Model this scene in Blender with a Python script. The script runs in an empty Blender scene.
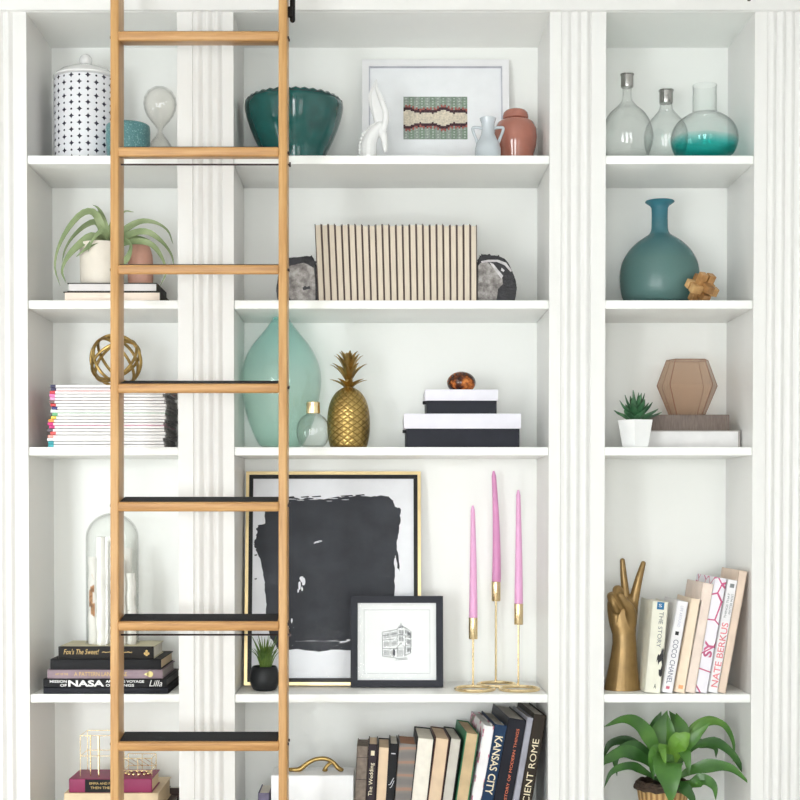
import bpy, bmesh, math, random
from mathutils import Vector, Matrix, noise as mnoise
random.seed(7)
PI = math.pi
SC = bpy.context.scene
COL = SC.collection

# ------------------------------------------------------------------ camera, light, exposure
D, F, VX, VY, EYE = 3.6, 1440.0, 380.0, 510.0, 1.45
cam_d = bpy.data.cameras.new('camera')
cam = bpy.data.objects.new('camera', cam_d)
COL.objects.link(cam)
cam.location = (0, -D, EYE)
PITCH = math.radians(1.25)                       # the lens looks very slightly down
VPP = VY + F * math.tan(PITCH)
cam.rotation_euler = (PI / 2 - PITCH, 0, 0)
cam_d.sensor_width = 36.0
cam_d.lens = 36.0 * F / 800.0
cam_d.shift_x = (400 - VX) / 800.0
cam_d.shift_y = (VPP - 400) / 800.0
cam_d.clip_start = 0.05
SC.camera = cam

world = bpy.data.worlds.new('world')
SC.world = world
world.use_nodes = True
world.node_tree.nodes['Background'].inputs[0].default_value = (0.85, 0.92, 1.0, 1)
world.node_tree.nodes['Background'].inputs[1].default_value = 1.0

SC.view_settings.view_transform = 'Standard'
SC.view_settings.look = 'None'
SC.view_settings.gamma = 1.0
SC.view_settings.use_curve_mapping = False
SC.view_settings.exposure = -0.50
SC.cycles.max_bounces = 12
SC.cycles.diffuse_bounces = 6
SC.cycles.glossy_bounces = 5
SC.cycles.transmission_bounces = 8
SC.cycles.transparent_max_bounces = 24


def area(name, loc, rot, sx, sy, power, color):
    l = bpy.data.lights.new(name, 'AREA')
    l.shape = 'RECTANGLE'
    l.size, l.size_y = sx, sy
    l.energy = power
    l.color = color
    o = bpy.data.objects.new(name, l)
    COL.objects.link(o)
    o.location = loc
    o.rotation_euler = rot
    return o


# daylight entering through the windows behind the camera and on the left wall
area('daylight_back_left', (-2.0, -4.70, 1.25), (PI / 2, 0, 0), 0.9, 1.6, 92, (0.95, 0.985, 1.0))
area('daylight_back_middle', (-0.2, -4.70, 1.25), (PI / 2, 0, 0), 0.9, 1.6, 72, (0.96, 0.99, 1.0))
area('daylight_back_right', (1.5, -4.70, 1.25), (PI / 2, 0, 0), 0.9, 1.6, 16, (1.0, 0.99, 0.96))
area('daylight_left', (-2.28, -1.25, 1.0), (PI / 2, 0, -PI / 2), 1.0, 1.3, 20, (0.96, 1.0, 1.0))


# ------------------------------------------------------------------ small maths
REF = 380.0                                          # photo row whose scale is in use


def rise(py, Y):
    v = (VPP - py) / F
    return (D + Y) * (v * math.cos(PITCH) - math.sin(PITCH)) / (math.cos(PITCH) + v * math.sin(PITCH))


def S(Y): return ((D + Y) * math.cos(PITCH) - rise(REF, Y) * math.sin(PITCH)) / F
def X(px, Y): return (px - VX) * S(Y)
def Z(py, Y): return EYE + rise(py, Y)
def W(px, py, Y): return Vector((X(px, Y), Y, Z(py, Y)))


def row_of(z, Y):
    h = z - EYE
    return VPP - F * (h * math.cos(PITCH) + (D + Y) * math.sin(PITCH)) / ((D + Y) * math.cos(PITCH) - h * math.sin(PITCH))


BACK = 0.277
SHELF_T = 0.021
S1, S2, S3, S4, S5 = [Z(p, 0.0) for p in (155, 300, 447, 694.5, 840)]
TOP = Z(12, 0)


# ------------------------------------------------------------------ materials
def lin(c):
    out = []
    for v in c:
        v = v / 255.0
        out.append(v / 12.92 if v <= 0.04045 else ((v + 0.055) / 1.055) ** 2.4)
    return (out[0], out[1], out[2], 1.0)


MATS = {}


class NT:
    def __init__(self, name):
        self.m = bpy.data.materials.new(name)
        self.m.use_nodes = True
        self.t = self.m.node_tree
        self.b = self.t.nodes.get('Principled BSDF')
        self.out = self.t.nodes.get('Material Output')

    def n(self, typ, **kw):
        nd = self.t.nodes.new(typ)
        for k, v in kw.items():
            setattr(nd, k, v)
        return nd

    def l(self, a, b): self.t.links.new(a, b)

    def math(self, op, a, b=None, c=None):
        nd = self.n('ShaderNodeMath', operation=op)
        for i, v in enumerate((a, b, c)):
            if v is None: continue
            if isinstance(v, (int, float)): nd.inputs[i].default_value = v
            else: self.l(v, nd.inputs[i])
        return nd.outputs[0]

    def coord(self, which='Object', scale=(1, 1, 1)):
        tc = self.n('ShaderNodeTexCoord')
        mp = self.n('ShaderNodeMapping')
        mp.inputs['Scale'].default_value = scale
        self.l(tc.outputs[which], mp.inputs['Vector'])
        return mp.outputs[0]

    def noise(self, scale=10, detail=4, vec=None, rough=0.5):
        nd = self.n('ShaderNodeTexNoise')
        nd.inputs['Scale'].default_value = scale
        nd.inputs['Detail'].default_value = detail
        nd.inputs['Roughness'].default_value = rough
        self.l(vec if vec is not None else self.coord(), nd.inputs['Vector'])
        return nd.outputs[0]

    def ramp(self, fac, stops):
        r = self.n('ShaderNodeValToRGB')
        e = r.color_ramp.elements
        while len(e) < len(stops): e.new(0.5)
        for i, (p, c) in enumerate(stops):
            e[i].position = p
            e[i].color = lin(c)
        self.l(fac, r.inputs[0])
        return r.outputs[0]

    def mix(self, fac, a, b):
        nd = self.n('ShaderNodeMix', data_type='RGBA')
        for sock, v in ((nd.inputs[0], fac), (nd.inputs[6], a), (nd.inputs[7], b)):
            if isinstance(v, (int, float)): sock.default_value = v
            elif isinstance(v, tuple): sock.default_value = v
            else: self.l(v, sock)
        return nd.outputs[2]

    def schlick(self):
        lw = self.n('ShaderNodeLayerWeight')
        lw.inputs[0].default_value = 0.5
        return self.math('ADD', self.math('MULTIPLY', self.math('POWER', lw.outputs['Facing'], 5.0), 0.75), 0.04)

    def bump(self, h, strength=0.2, dist=0.002):
        nd = self.n('ShaderNodeBump')
        nd.inputs['Strength'].default_value = strength
        nd.inputs['Distance'].default_value = dist
        self.l(h, nd.inputs['Height'])
        self.l(nd.outputs[0], self.b.inputs['Normal'])


def mat(name, rgb, rough=0.5, metal=0.0, var=0.05, vs=25, bump=0.0, bs=120, spec=0.5, coat=0.0, sss=0.0, scale=(1, 1, 1)):
    if name in MATS: return MATS[name]
    t = NT(name)
    a = tuple(max(0, c * (1 - var)) for c in rgb)
    b = tuple(min(255, c * (1 + var)) for c in rgb)
    col = t.ramp(t.noise(vs, 4, t.coord('Object', scale)), [(0.3, a), (0.7, b)])
    t.l(col, t.b.inputs['Base Color'])
    t.b.inputs['Roughness'].default_value = rough
    t.b.inputs['Metallic'].default_value = metal
    t.b.inputs['Specular IOR Level'].default_value = spec
    t.b.inputs['Coat Weight'].default_value = coat
    if sss:
        t.b.inputs['Subsurface Weight'].default_value = sss
        t.b.inputs['Subsurface Radius'].default_value = (0.02, 0.012, 0.012)
        t.b.inputs['Subsurface Scale'].default_value = 0.3
    if bump:
        t.bump(t.noise(bs, 3, t.coord('Object', scale)), bump)
    MATS[name] = t.m
    return t.m


def thin_glass(name, tint=(0.993, 0.997, 0.995), rough=0.015, gloss=1.0, edge=0.72, ombre=None):
    """thin walled glass: Fresnel reflection over tinted transmission, thicker (darker) at grazing angles"""
    if name in MATS: return MATS[name]
    t = NT(name)
    t.t.nodes.remove(t.b)
    tr = t.n('ShaderNodeBsdfTransparent')
    lw = t.n('ShaderNodeLayerWeight')
    lw.inputs[0].default_value = 0.5
    base = tuple(tint) + (1,)
    dark = tuple(c ** 1.0 * edge for c in tint) + (1,)
    if ombre:
        zz = t.n('ShaderNodeSeparateXYZ')
        t.l(t.coord(), zz.inputs[0])
        nz = t.math('MULTIPLY', t.noise(9, 2), 0.02)
        h = t.math('ADD', zz.outputs[2], nz)
        f = t.n('ShaderNodeMapRange')
        f.inputs[1].default_value, f.inputs[2].default_value = ombre[1], ombre[0]
        t.l(h, f.inputs[0])
        base = t.mix(f.outputs[0], base, tuple(ombre[2]) + (1,))
        dark = t.mix(f.outputs[0], dark, tuple(c * 0.8 for c in ombre[2]) + (1,))
    t.l(t.mix(t.math('POWER', lw.outputs['Facing'], 3.0), base, dark), tr.inputs[0])
    gl = t.n('ShaderNodeBsdfGlossy')
    gl.inputs['Roughness'].default_value = rough
    mx = t.n('ShaderNodeMixShader')
    t.l(t.math('MULTIPLY', t.schlick(), gloss), mx.inputs[0])
    t.l(tr.outputs[0], mx.inputs[1])
    t.l(gl.outputs[0], mx.inputs[2])
    t.l(mx.outputs[0], t.out.inputs[0])
    MATS[name] = t.m
    return t.m


def frosted_glass(name, rgb, tint, opaque=0.5, rough=0.2, rgb2=None, zr=(0, 0.3), rgb3=None):
    """translucent coloured glass: part scattering, part see-through, glossy skin"""
    t = NT(name)
    t.t.nodes.remove(t.b)
    col = lin(rgb)
    if rgb2:
        zz = t.n('ShaderNodeSeparateXYZ')
        t.l(t.coord(), zz.inputs[0])
        f = t.n('ShaderNodeMapRange')
        f.inputs[1].default_value, f.inputs[2].default_value = zr
        t.l(zz.outputs[2], f.inputs[0])
        st = [(0.0, rgb), (1.0, rgb2)] if not rgb3 else [(0.0, rgb), (0.5, rgb3), (1.0, rgb2)]
        col = t.ramp(f.outputs[0], st)
    tr = t.n('ShaderNodeBsdfTransparent')
    tr.inputs[0].default_value = tuple(tint) + (1,)
    df, tl = t.n('ShaderNodeBsdfDiffuse'), t.n('ShaderNodeBsdfTranslucent')
    for nd in (df, tl):
        if isinstance(col, tuple): nd.inputs[0].default_value = col
        else: t.l(col, nd.inputs[0])
    m0, m1, m2 = [t.n('ShaderNodeMixShader') for _ in range(3)]
    m0.inputs[0].default_value = 0.35
    t.l(df.outputs[0], m0.inputs[1]); t.l(tl.outputs[0], m0.inputs[2])
    nzf = t.math('ADD', t.math('MULTIPLY', t.noise(220, 3), 0.06), opaque - 0.03)
    t.l(nzf, m1.inputs[0])
    t.l(tr.outputs[0], m1.inputs[1]); t.l(m0.outputs[0], m1.inputs[2])
    gl = t.n('ShaderNodeBsdfGlossy')
    gl.inputs['Roughness'].default_value = rough
    t.l(t.schlick(), m2.inputs[0])
    t.l(m1.outputs[0], m2.inputs[1]); t.l(gl.outputs[0], m2.inputs[2])
    t.l(m2.outputs[0], t.out.inputs[0])
    MATS[name] = t.m
    return t.m


def wood(name, c1, c2, c3, scale, rough=0.4):
    t = NT(name)
    v = t.coord('Object', scale)
    n1 = t.noise(6, 6, v, 0.6)
    col = t.ramp(n1, [(0.28, c1), (0.5, c2), (0.75, c3)])
    t.l(col, t.b.inputs['Base Color'])
    t.b.inputs['Roughness'].default_value = rough
    t.bump(n1, 0.08, 0.001)
    MATS[name] = t.m
    return t.m


PAINT = mat('white_gloss_paint', (247, 248, 245), 0.28, var=0.004, vs=6)
PAINT_TONED = mat('white_paint_toned_down', (232, 231, 229), 0.35, var=0.006, vs=6)  # same paint as the interior, toned down to offset brighter light on the fronts
WALLP = mat('white_wall_paint', (242, 243, 242), 0.6, var=0.01)
FLOORM = wood('floor_boards', (176, 168, 158), (192, 186, 178), (204, 199, 192), (1, 12, 1))
RAILW = wood('ladder_wood_upright', (170, 122, 68), (194, 148, 92), (208, 166, 110), (14, 14, 0.9))
TREADW = wood('ladder_wood_tread', (158, 112, 64), (186, 138, 84), (204, 160, 104), (0.9, 16, 16))
BLACKRUB = mat('black_grip_strip', (46, 47, 50), 0.85, bump=0.5, bs=700, spec=.25)
BLACKMET = mat('black_metal', (30, 24, 24), 0.4, 0.6)
STEEL = mat('dark_steel', (70, 60, 60), 0.35, 0.9)
CHROME = mat('brushed_silver', (170, 168, 165), 0.22, 1.0)
GOLD = mat('polished_brass', (236, 214, 170), 0.2, 1.0, var=0.04)
GOLDANT = mat('antique_gold', (176, 148, 92), 0.32, 1.0, var=0.12, vs=40)
WHITEC = mat('white_ceramic', (236, 236, 236), 0.12, var=0.01, coat=0.3)
PAPER = mat('page_paper', (238, 232, 220), 0.8, var=0.03, vs=40)
PAPERW = mat('white_page_paper', (242, 240, 240), 0.8, var=0.02)
CREAM = mat('cream_page_paper', (232, 208, 172), 0.8, var=0.03)
GREYP = mat('grey_page_paper', (205, 200, 190), 0.8, var=0.03)
DARKCOV = mat('black_book_cloth', (20, 20, 24), 0.6, var=0.1, spec=.3)
CLEAR = thin_glass('clear_glass')
WHITEINK = mat('white_ink', (240, 240, 240), 0.6)
GOLDINK = mat('gold_ink', (222, 188, 120), 0.5)


# ------------------------------------------------------------------ mesh helpers
def NB(): return bmesh.new()


def add_box(bm, x0, x1, y0, y1, z0, z1, bev=0.0, seg=2, M=None):
    r = bmesh.ops.create_cube(bm, size=1.0)
    vs = r['verts']
    for v in vs:
        v.co = Vector((x0 + (v.co.x + .5) * (x1 - x0), y0 + (v.co.y + .5) * (y1 - y0), z0 + (v.co.z + .5) * (z1 - z0)))
    if bev:
        es = list({e for v in vs for e in v.link_edges})
        rb = bmesh.ops.bevel(bm, geom=es, offset=bev, segments=seg, profile=0.5, affect='EDGES')
        vs = [v for v in {v for f in rb['faces'] for v in f.verts} | {v for v in vs if v.is_valid}]
    if M is not None:
        for v in vs: v.co = M @ v.co
    return vs


def add_lathe(bm, prof, cx, cy, seg=48, sy=1.0, phase=0.0, closed=False):
    rings = []
    for r, z in prof:
        if r < 1e-6:
            rings.append([bm.verts.new((cx, cy, z))])
        else:
            rings.append([bm.verts.new((cx + r * math.cos(2 * PI * k / seg + phase), cy + sy * r * math.sin(2 * PI * k / seg + phase), z)) for k in range(seg)])
    pairs = list(zip(rings[:-1], rings[1:]))
    if closed: pairs.append((rings[-1], rings[0]))
    for a, b in pairs:
        if len(a) == 1 and len(b) == 1: continue
        for k in range(seg):
            k2 = (k + 1) % seg
            if len(a) == 1: f = (a[0], b[k2], b[k])
            elif len(b) == 1: f = (a[k], a[k2], b[0])
            else: f = (a[k], a[k2], b[k2], b[k])
            try: bm.faces.new(f)
            except ValueError: pass
    return rings


def smooth_path(pts, n):
    """Catmull-Rom through pts"""
    P = [Vector(p) for p in pts]
    P = [2 * P[0] - P[1]] + P + [2 * P[-1] - P[-2]]
    out = []
    segs = len(P) - 3
    for i in range(n + 1):
        u = i / n * segs
        k = min(int(u), segs - 1)
        t = u - k
        a, b, c, d = P[k:k + 4]
        out.append(0.5 * ((2 * b) + (c - a) * t + (2 * a - 5 * b + 4 * c - d) * t * t + (3 * b - a - 3 * c + d) * t ** 3))
    return out


def lerp_list(vals, n):
    out = []
    for i in range(n + 1):
        u = i / n * (len(vals) - 1)
        k = min(int(u), len(vals) - 2)
        out.append(vals[k] + (vals[k + 1] - vals[k]) * (u - k))
    return out


def add_tube(bm, pts, rad, seg=8, closed=False, round_ends=False, flat=1.0):
    pts = [Vector(p) for p in pts]
    n = len(pts)
    rads = rad if isinstance(rad, (list, tuple)) else [rad] * n
    rads = list(rads)
    if round_ends and not closed:
        d0 = (pts[0] - pts[1]).normalized(); d1 = (pts[-1] - pts[-2]).normalized()
        pre = [(pts[0] + d0 * rads[0] * a, rads[0] * b) for a, b in ((0.97, 0.25), (0.75, 0.66), (0.4, 0.92))]
        post = [(pts[-1] + d1 * rads[-1] * a, rads[-1] * b) for a, b in ((0.4, 0.92), (0.75, 0.66), (0.97, 0.25))]
        pts = [p for p, _ in pre] + pts + [p for p, _ in post]
        rads = [r for _, r in pre] + rads + [r for _, r in post]
        n = len(pts)
    rings = []
    nrm = None
    for i in range(n):
        if closed: tan = (pts[(i + 1) % n] - pts[i - 1]).normalized()
        else: tan = (pts[min(i + 1, n - 1)] - pts[max(i - 1, 0)]).normalized()
        if nrm is None:
            ref = Vector((0, 1, 0)) if abs(tan.y) < 0.9 else Vector((1, 0, 0))
            nrm = tan.cross(ref).normalized()
        else:
            nrm = (nrm - tan * nrm.dot(tan))
            if nrm.length < 1e-6: nrm = tan.orthogonal()
            nrm.normalize()
        bi = tan.cross(nrm)
        rings.append([bm.verts.new(pts[i] + rads[i] * (math.cos(2 * PI * k / seg) * nrm + flat * math.sin(2 * PI * k / seg) * bi)) for k in range(seg)])
    for i in range(n if closed else n - 1):
        a, b = rings[i], rings[(i + 1) % n]
        for k in range(seg):
            bm.faces.new((a[k], a[(k + 1) % seg], b[(k + 1) % seg], b[k]))
    if not closed:
        bm.faces.new(rings[0][::-1]); bm.faces.new(rings[-1])


def add_sphere(bm, c, r, u=24, v=14, M=None):
    rx, ry, rz = r if isinstance(r, (tuple, list)) else (r, r, r)
    res = bmesh.ops.create_uvsphere(bm, u_segments=u, v_segments=v, radius=1.0)
    for q in res['verts']:
        q.co = Vector((q.co.x * rx, q.co.y * ry, q.co.z * rz))
        if M is not None: q.co = M @ q.co
        q.co += Vector(c)
    return res['verts']


def add_prism(bm, poly, y0, y1, M=None, bev=0.0):
    """closed outline [(x, z)] extruded from y0 (front) to y1"""
    a = [bm.verts.new((p[0], y0, p[1])) for p in poly]
    b = [bm.verts.new((p[0], y1, p[1])) for p in poly]
    n = len(poly)
    fs = [bm.faces.new(a), bm.faces.new(b[::-1])]
    for i in range(n):
        fs.append(bm.faces.new((a[i], b[i], b[(i + 1) % n], a[(i + 1) % n])))
    vs = a + b
    if bev:
        es = list({e for e in fs[0].edges})
        rb = bmesh.ops.bevel(bm, geom=es, offset=bev, segments=2, profile=0.5, affect='EDGES')
        vs = list({v for f in rb['faces'] for v in f.verts} | {v for v in vs if v.is_valid})
    if M is not None:
        for v in vs: v.co = M @ v.co
    return vs


def add_leaf(bm, pts, width, n=14, fold=0.25, thick=0.0008, prof=None, face=Vector((0, -1, 0.5))):
    """a tapering leaf along pts, folded along its midrib, with real thickness"""
    P = smooth_path(pts, n)
    rows = []
    for i, p in enumerate(P):
        t = i / n
        tan = (P[min(i + 1, n)] - P[max(i - 1, 0)]).normalized()
        side = tan.cross(face)
        if side.length < 1e-4: side = tan.cross(Vector((1, 0, 0)))
        side.normalize()
        up = side.cross(tan).normalized()
        w = width * (prof(t) if prof else (0.55 + 0.45 * math.sin(PI * min(1, t * 1.3 + .1))) * (1 - t) ** 0.6) * 0.5
        w = max(w, 0.0003)
        th = up * thick * (1.2 - t)
        rows.append([bm.verts.new(p - side * w + up * w * fold), bm.verts.new(p), bm.verts.new(p + side * w + up * w * fold),
                     bm.verts.new(p + side * w + up * w * fold - th), bm.verts.new(p - th * 1.6), bm.verts.new(p - side * w + up * w * fold - th)])
    for a, b in zip(rows[:-1], rows[1:]):
        for k in range(6):
            bm.faces.new((a[k], a[(k + 1) % 6], b[(k + 1) % 6], b[k]))
    bm.faces.new(rows[0][::-1]); bm.faces.new(rows[-1])


def remesh(bm, voxel, smooth=4):
    bmesh.ops.recalc_face_normals(bm, faces=bm.faces)
    me = bpy.data.meshes.new('tmp'); bm.to_mesh(me); bm.free()
    o = bpy.data.objects.new('tmp', me); COL.objects.link(o)
    r = o.modifiers.new('r', 'REMESH'); r.mode = 'VOXEL'; r.voxel_size = voxel
    if smooth:
        s = o.modifiers.new('s', 'SMOOTH'); s.iterations = smooth; s.factor = 0.5
    dg = bpy.context.evaluated_depsgraph_get(); dg.update()
    m2 = bpy.data.meshes.new_from_object(o.evaluated_get(dg))
    bpy.data.objects.remove(o); bpy.data.meshes.remove(me)
    b2 = bmesh.new(); b2.from_mesh(m2); bpy.data.meshes.remove(m2)
    return b2


WLOC = {}


def obj(name, bm, m, parent=None, origin=None, ang=35, label=None, stuff=False):
    bmesh.ops.recalc_face_normals(bm, faces=bm.faces)
    if parent is not None and origin is None: origin = WLOC[parent]
    O = Vector(origin) if origin is not None else Vector((0, 0, 0))
    for v in bm.verts: v.co -= O
    me = bpy.data.meshes.new(name)
    bm.to_mesh(me); bm.free()
    for p in me.polygons: p.use_smooth = True
    me.set_sharp_from_angle(angle=math.radians(ang))
    for mm in (m if isinstance(m, (list, tuple)) else [m]): me.materials.append(mm)
    o = bpy.data.objects.new(name, me); COL.objects.link(o)
    if parent is not None:
        o.parent = parent
        o.location = O - WLOC[parent]
    else: o.location = O
    WLOC[o] = O
    if label: o['label'] = label
    return o


def thing(name, label, cat, loc, group=None):
    o = bpy.data.objects.new(name, None); COL.objects.link(o)
    o.location = loc; o.empty_display_size = 0.02
    WLOC[o] = Vector(loc)
    return tag(o, label, cat, group)


def tag(o, label, cat, group=None):
    o['label'] = label; o['category'] = cat
    if group: o['group'] = group
    return o


def struct(name, bm, m):
    o = obj(name, bm, m); o['kind'] = 'structure'
    return o


def text_bm(s, shear=0.0, bold=0.0):
    c = bpy.data.curves.new('t', 'FONT'); c.body = s; c.size = 1.0; c.shear = shear; c.offset = bold
    c.resolution_u = 3
    o = bpy.data.objects.new('t', c); COL.objects.link(o)
    dg = bpy.context.evaluated_depsgraph_get(); dg.update()
    me = bpy.data.meshes.new_from_object(o.evaluated_get(dg))
    bpy.data.objects.remove(o); bpy.data.curves.remove(c)
    b = bmesh.new(); b.from_mesh(me); bpy.data.meshes.remove(me)
    return b


def lettering(s, m, parent, c, U, V, w, h, name='lettering', shear=0.0, bold=0.0, label=None):
    """s fitted into a w x h box centred at c, reading along U with letters upright along V"""
    b = text_bm(s, shear, bold)
    xs = [v.co.x for v in b.verts]; ys = [v.co.y for v in b.verts]
    x0, x1, y0, y1 = min(xs), max(xs), min(ys), max(ys)
    U, V, c = Vector(U), Vector(V), Vector(c)
    N = U.cross(V).normalized()
    for v in b.verts:
        u = ((v.co.x - x0) / (x1 - x0) - 0.5) * w
        q = ((v.co.y - y0) / (y1 - y0) - 0.5) * h
        v.co = c + U * u + V * q
    ex = bmesh.ops.extrude_face_region(b, geom=b.faces[:])
    for v in [g for g in ex['geom'] if isinstance(g, bmesh.types.BMVert)]: v.co += N * 0.0004
    return obj(name, b, m, parent, label=label)


# ------------------------------------------------------------------ room shell
bm = NB(); add_box(bm, -2.4, 2.6, -4.8, 0.40, -0.05, 0.0); struct('floor', bm, FLOORM)
bm = NB(); add_box(bm, -2.4, 2.6, -4.8, 0.40, 3.0, 3.05); struct('ceiling', bm, WALLP)
bm = NB(); add_box(bm, -2.45, 2.65, 0.30, 0.40, 0.0, 3.0); struct('wall_north', bm, WALLP)
bm = NB(); add_box(bm, -2.45, 2.65, -4.85, -4.8, 0.0, 3.0); struct('wall_south', bm, WALLP)
bm = NB(); add_box(bm, -2.45, -2.4, -4.8, 0.30, 0.0, 3.0); struct('wall_west', bm, WALLP)
bm = NB(); add_box(bm, 2.6, 2.65, -4.8, 0.30, 0.0, 3.0); struct('wall_east', bm, WALLP)
wi = 0
for cx in (-2.0 + 0.08, -0.2, 1.5):
    wi += 1
    bm = NB()
    for a, b, c, d in ((-.48, -.44, .62, 2.28), (.44, .48, .62, 2.28), (-.48, .48, .60, .66), (-.48, .48, 2.24, 2.30), (-.44, .44, 1.43, 1.47), (-.02, .02, .62, 2.28)):
        add_box(bm, cx + a, cx + b, -4.68, -4.63, c - .2, d - .2)
    for a in (-.48, .44): add_box(bm, cx + a, cx + a + .04, -4.8, -4.63, .40, 2.10)
    struct('window_%d' % wi, bm, WALLP)
bm = NB()
for a, b, c, d in ((-1.78, -1.75, .3, 1.7), (-.75, -.72, .3, 1.7), (-1.78, -.72, .28, .33), (-1.78, -.72, 1.66, 1.72), (-1.77, -.73, .98, 1.02)):
    add_box(bm, -2.26, -2.22, a, b, c, d)
for a in (-1.78, -.75): add_box(bm, -2.4, -2.22, a, a + .03, .28, 1.72)
struct('window_4', bm, WALLP)

# ------------------------------------------------------------------ built-in bookcase
case = thing('built_in_bookcase', 'white built-in bookcase with fluted pilasters covering the whole wall', 'bookcase', (0, 0.14, 0))


def pilaster(px0, px1, reed0, nreed, pitch=9.7):
    bm = NB()
    x0, x1 = X(px0, 0), X(px1, 0)
    # moulded front: flats with half-round reeds between them, one profile run from floor to fascia
    prof = [(x0, 0.0)]
    w = pitch * S(0)
    r0 = X(reed0, 0)
    prof.append((r0 - 0.0015, 0.0))
    for k in range(nreed):
        a = r0 + k * w
        for j in range(12):
            u = j / 12
            prof.append((a + w * u, 0.0045 - 0.0085 * (0.5 - 0.5 * math.cos(2 * PI * u)) ** 0.7))
    prof.append((r0 + nreed * w, 0.0045))
    prof.append((r0 + nreed * w + 0.0015, 0.0))
    prof.append((x1, 0.0))
    prof += [(x1, BACK + 0.01), (x0, BACK + 0.01)]
    lo = [bm.verts.new((p[0], p[1], 0.0)) for p in prof]
    hi = [bm.verts.new((p[0], p[1], TOP + 0.01)) for p in prof]
    n = len(prof)
    for i in range(n):
        bm.faces.new((lo[i], lo[(i + 1) % n], hi[(i + 1) % n], hi[i]))
    obj('pilaster', bm, PAINT_TONED, case, ang=50)


pilaster(-48, 28, -33, 5, 9.5)
pilaster(178, 234, 193.5, 3)
pilaster(549, 605, 561, 3)
pilaster(753, 830, 766, 5, 9.2)
bays = [(28, 178), (234, 549), (605, 753)]
for a, b in bays:
    x0, x1 = X(a, 0), X(b, 0)
    bm = NB(); add_box(bm, x0 - .01, x1 + .01, BACK, BACK + 0.018, 0.0, TOP + 0.02)
    obj('back_panel', bm, PAINT, case)
    for z in (S1, S2, S3, S4, S5, 0.12):
        bm = NB(); add_box(bm, x0 + .0005, x1 - .0005, 0.005, BACK, z - SHELF_T, z, 0.0015)
        obj('shelf', bm, PAINT, case)
    bm = NB(); add_box(bm, x0, x1, 0.0, BACK, TOP, TOP + 0.02)
    obj('top_panel', bm, PAINT, case)
bm = NB()
add_box(bm, X(-48, 0), X(830, 0), -0.014, BACK + .018, TOP + 0.0008, 3.0, 0.002)
obj('fascia', bm, PAINT_TONED, case)

# ladder rail above the frame, fixed to the fascia
rr = thing('ladder_rail', 'black metal ladder rail fixed across the top of the bookcase', 'rail', (0, -0.10, Z(-34, -.1)))
bm = NB(); add_tube(bm, [(X(-40, -.1), -.10, Z(-34, -.1)), (X(822, -.1), -.10, Z(-34, -.1))], 0.011, 14); obj('pipe', bm, BLACKMET, rr)
for px in (60, 400, 744):
    bm = NB()
    add_tube(bm, [(X(px, -.05), -.10, Z(-34, -.1)), (X(px, -.05), -.014, Z(-34, -.1))], 0.008, 12)
    add_tube(bm, [(X(px, -.05), -.022, Z(-34, -.1)), (X(px, -.05), -.014, Z(-34, -.1))], 0.028, 20)
    if px > 700: add_tube(bm, [(X(px + 3, -.1), -.10, Z(-34, -.1)), (X(px + 3, -.1), -.10, Z(0.6, -.1))], 0.004, 10)
    obj('rail_bracket', bm, BLACKMET, rr)

# ------------------------------------------------------------------ library ladder
YF = -0.225
lad = thing('library_ladder', 'tall honey-coloured wooden library ladder standing in front of the bookcase', 'ladder', (X(197, YF), -0.19, 0.0))
for a, b in ((110, 118.6), (278.4, 287)):
    bm = NB(); add_box(bm, X(a, YF), X(b, YF), YF, YF + 0.073, 0.0, 2.74, 0.004, 3)
    obj('side_rail', bm, RAILW, lad)
xa, xb = X(117.8, YF), X(279.2, YF)
slope = math.radians(10.75)
TREADS = [33.5, 150.6, 269.2, 388.5, 507, 626, 745.5]
for i, py in enumerate(TREADS + [863]):
    zc = Z(py, YF)
    Mt = Matrix.Translation((0, YF - 0.004, zc)) @ Matrix.Rotation(slope, 4, 'X')
    bm = NB(); add_box(bm, xa, xb, 0.0, 0.078, -0.0120, 0.0100, 0.005, 3, M=Mt)
    tr = obj('tread', bm, TREADW, lad)
    bm = NB(); add_box(bm, xa + .004, xb - .004, 0.010, 0.077, 0.0098, 0.0116, 0.0006, 1, M=Mt)
    obj('grip_strip', bm, BLACKRUB, tr)
    for x, sg in ((X(110, YF), -1), (X(287, YF), 1)):
        for q in (0.02, 0.05):
            bm = NB(); add_tube(bm, [(x - sg * .002, YF + q, zc + q * .16), (x + sg * .0035, YF + q, zc + q * .16)], 0.0035, 10)
            obj('bolt', bm, STEEL, lad)
    if i in (1, 5):
        bm = NB()
        zr = zc - 0.022
        add_tube(bm, [(X(109, YF), YF + .03, zr), (X(289.5, YF), YF + .03, zr)], 0.0022, 8)
        for px in (109.4, 289.2):
            add_tube(bm, [(X(px, YF) - .002, YF + .03, zr), (X(px, YF) + .002, YF + .03, zr)], 0.006, 6)
        obj('tie_rod', bm, STEEL, lad)
bm = NB()
hx = X(292.5, -.19)
add_tube(bm, smooth_path([(hx, -.19, Z(17, -.19)), (hx, -.188, Z(5, -.19)), (hx, -.18, Z(-15, -.19)), (hx, -.15, Z(-46, -.19)), (hx, -.10, Z(-48, -.1)), (hx, -.07, Z(-38, -.1))], 20), 0.0065, 10, round_ends=True)
add_box(bm, X(287, YF) , hx, -.198, -.182, Z(14, -.19), Z(4, -.19), .002)
obj('rolling_hook', bm, BLACKMET, lad)
lad.rotation_euler.x = -PITCH                        # leans slightly back at the top
lad.location.y -= 1.72 * math.sin(PITCH)


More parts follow.
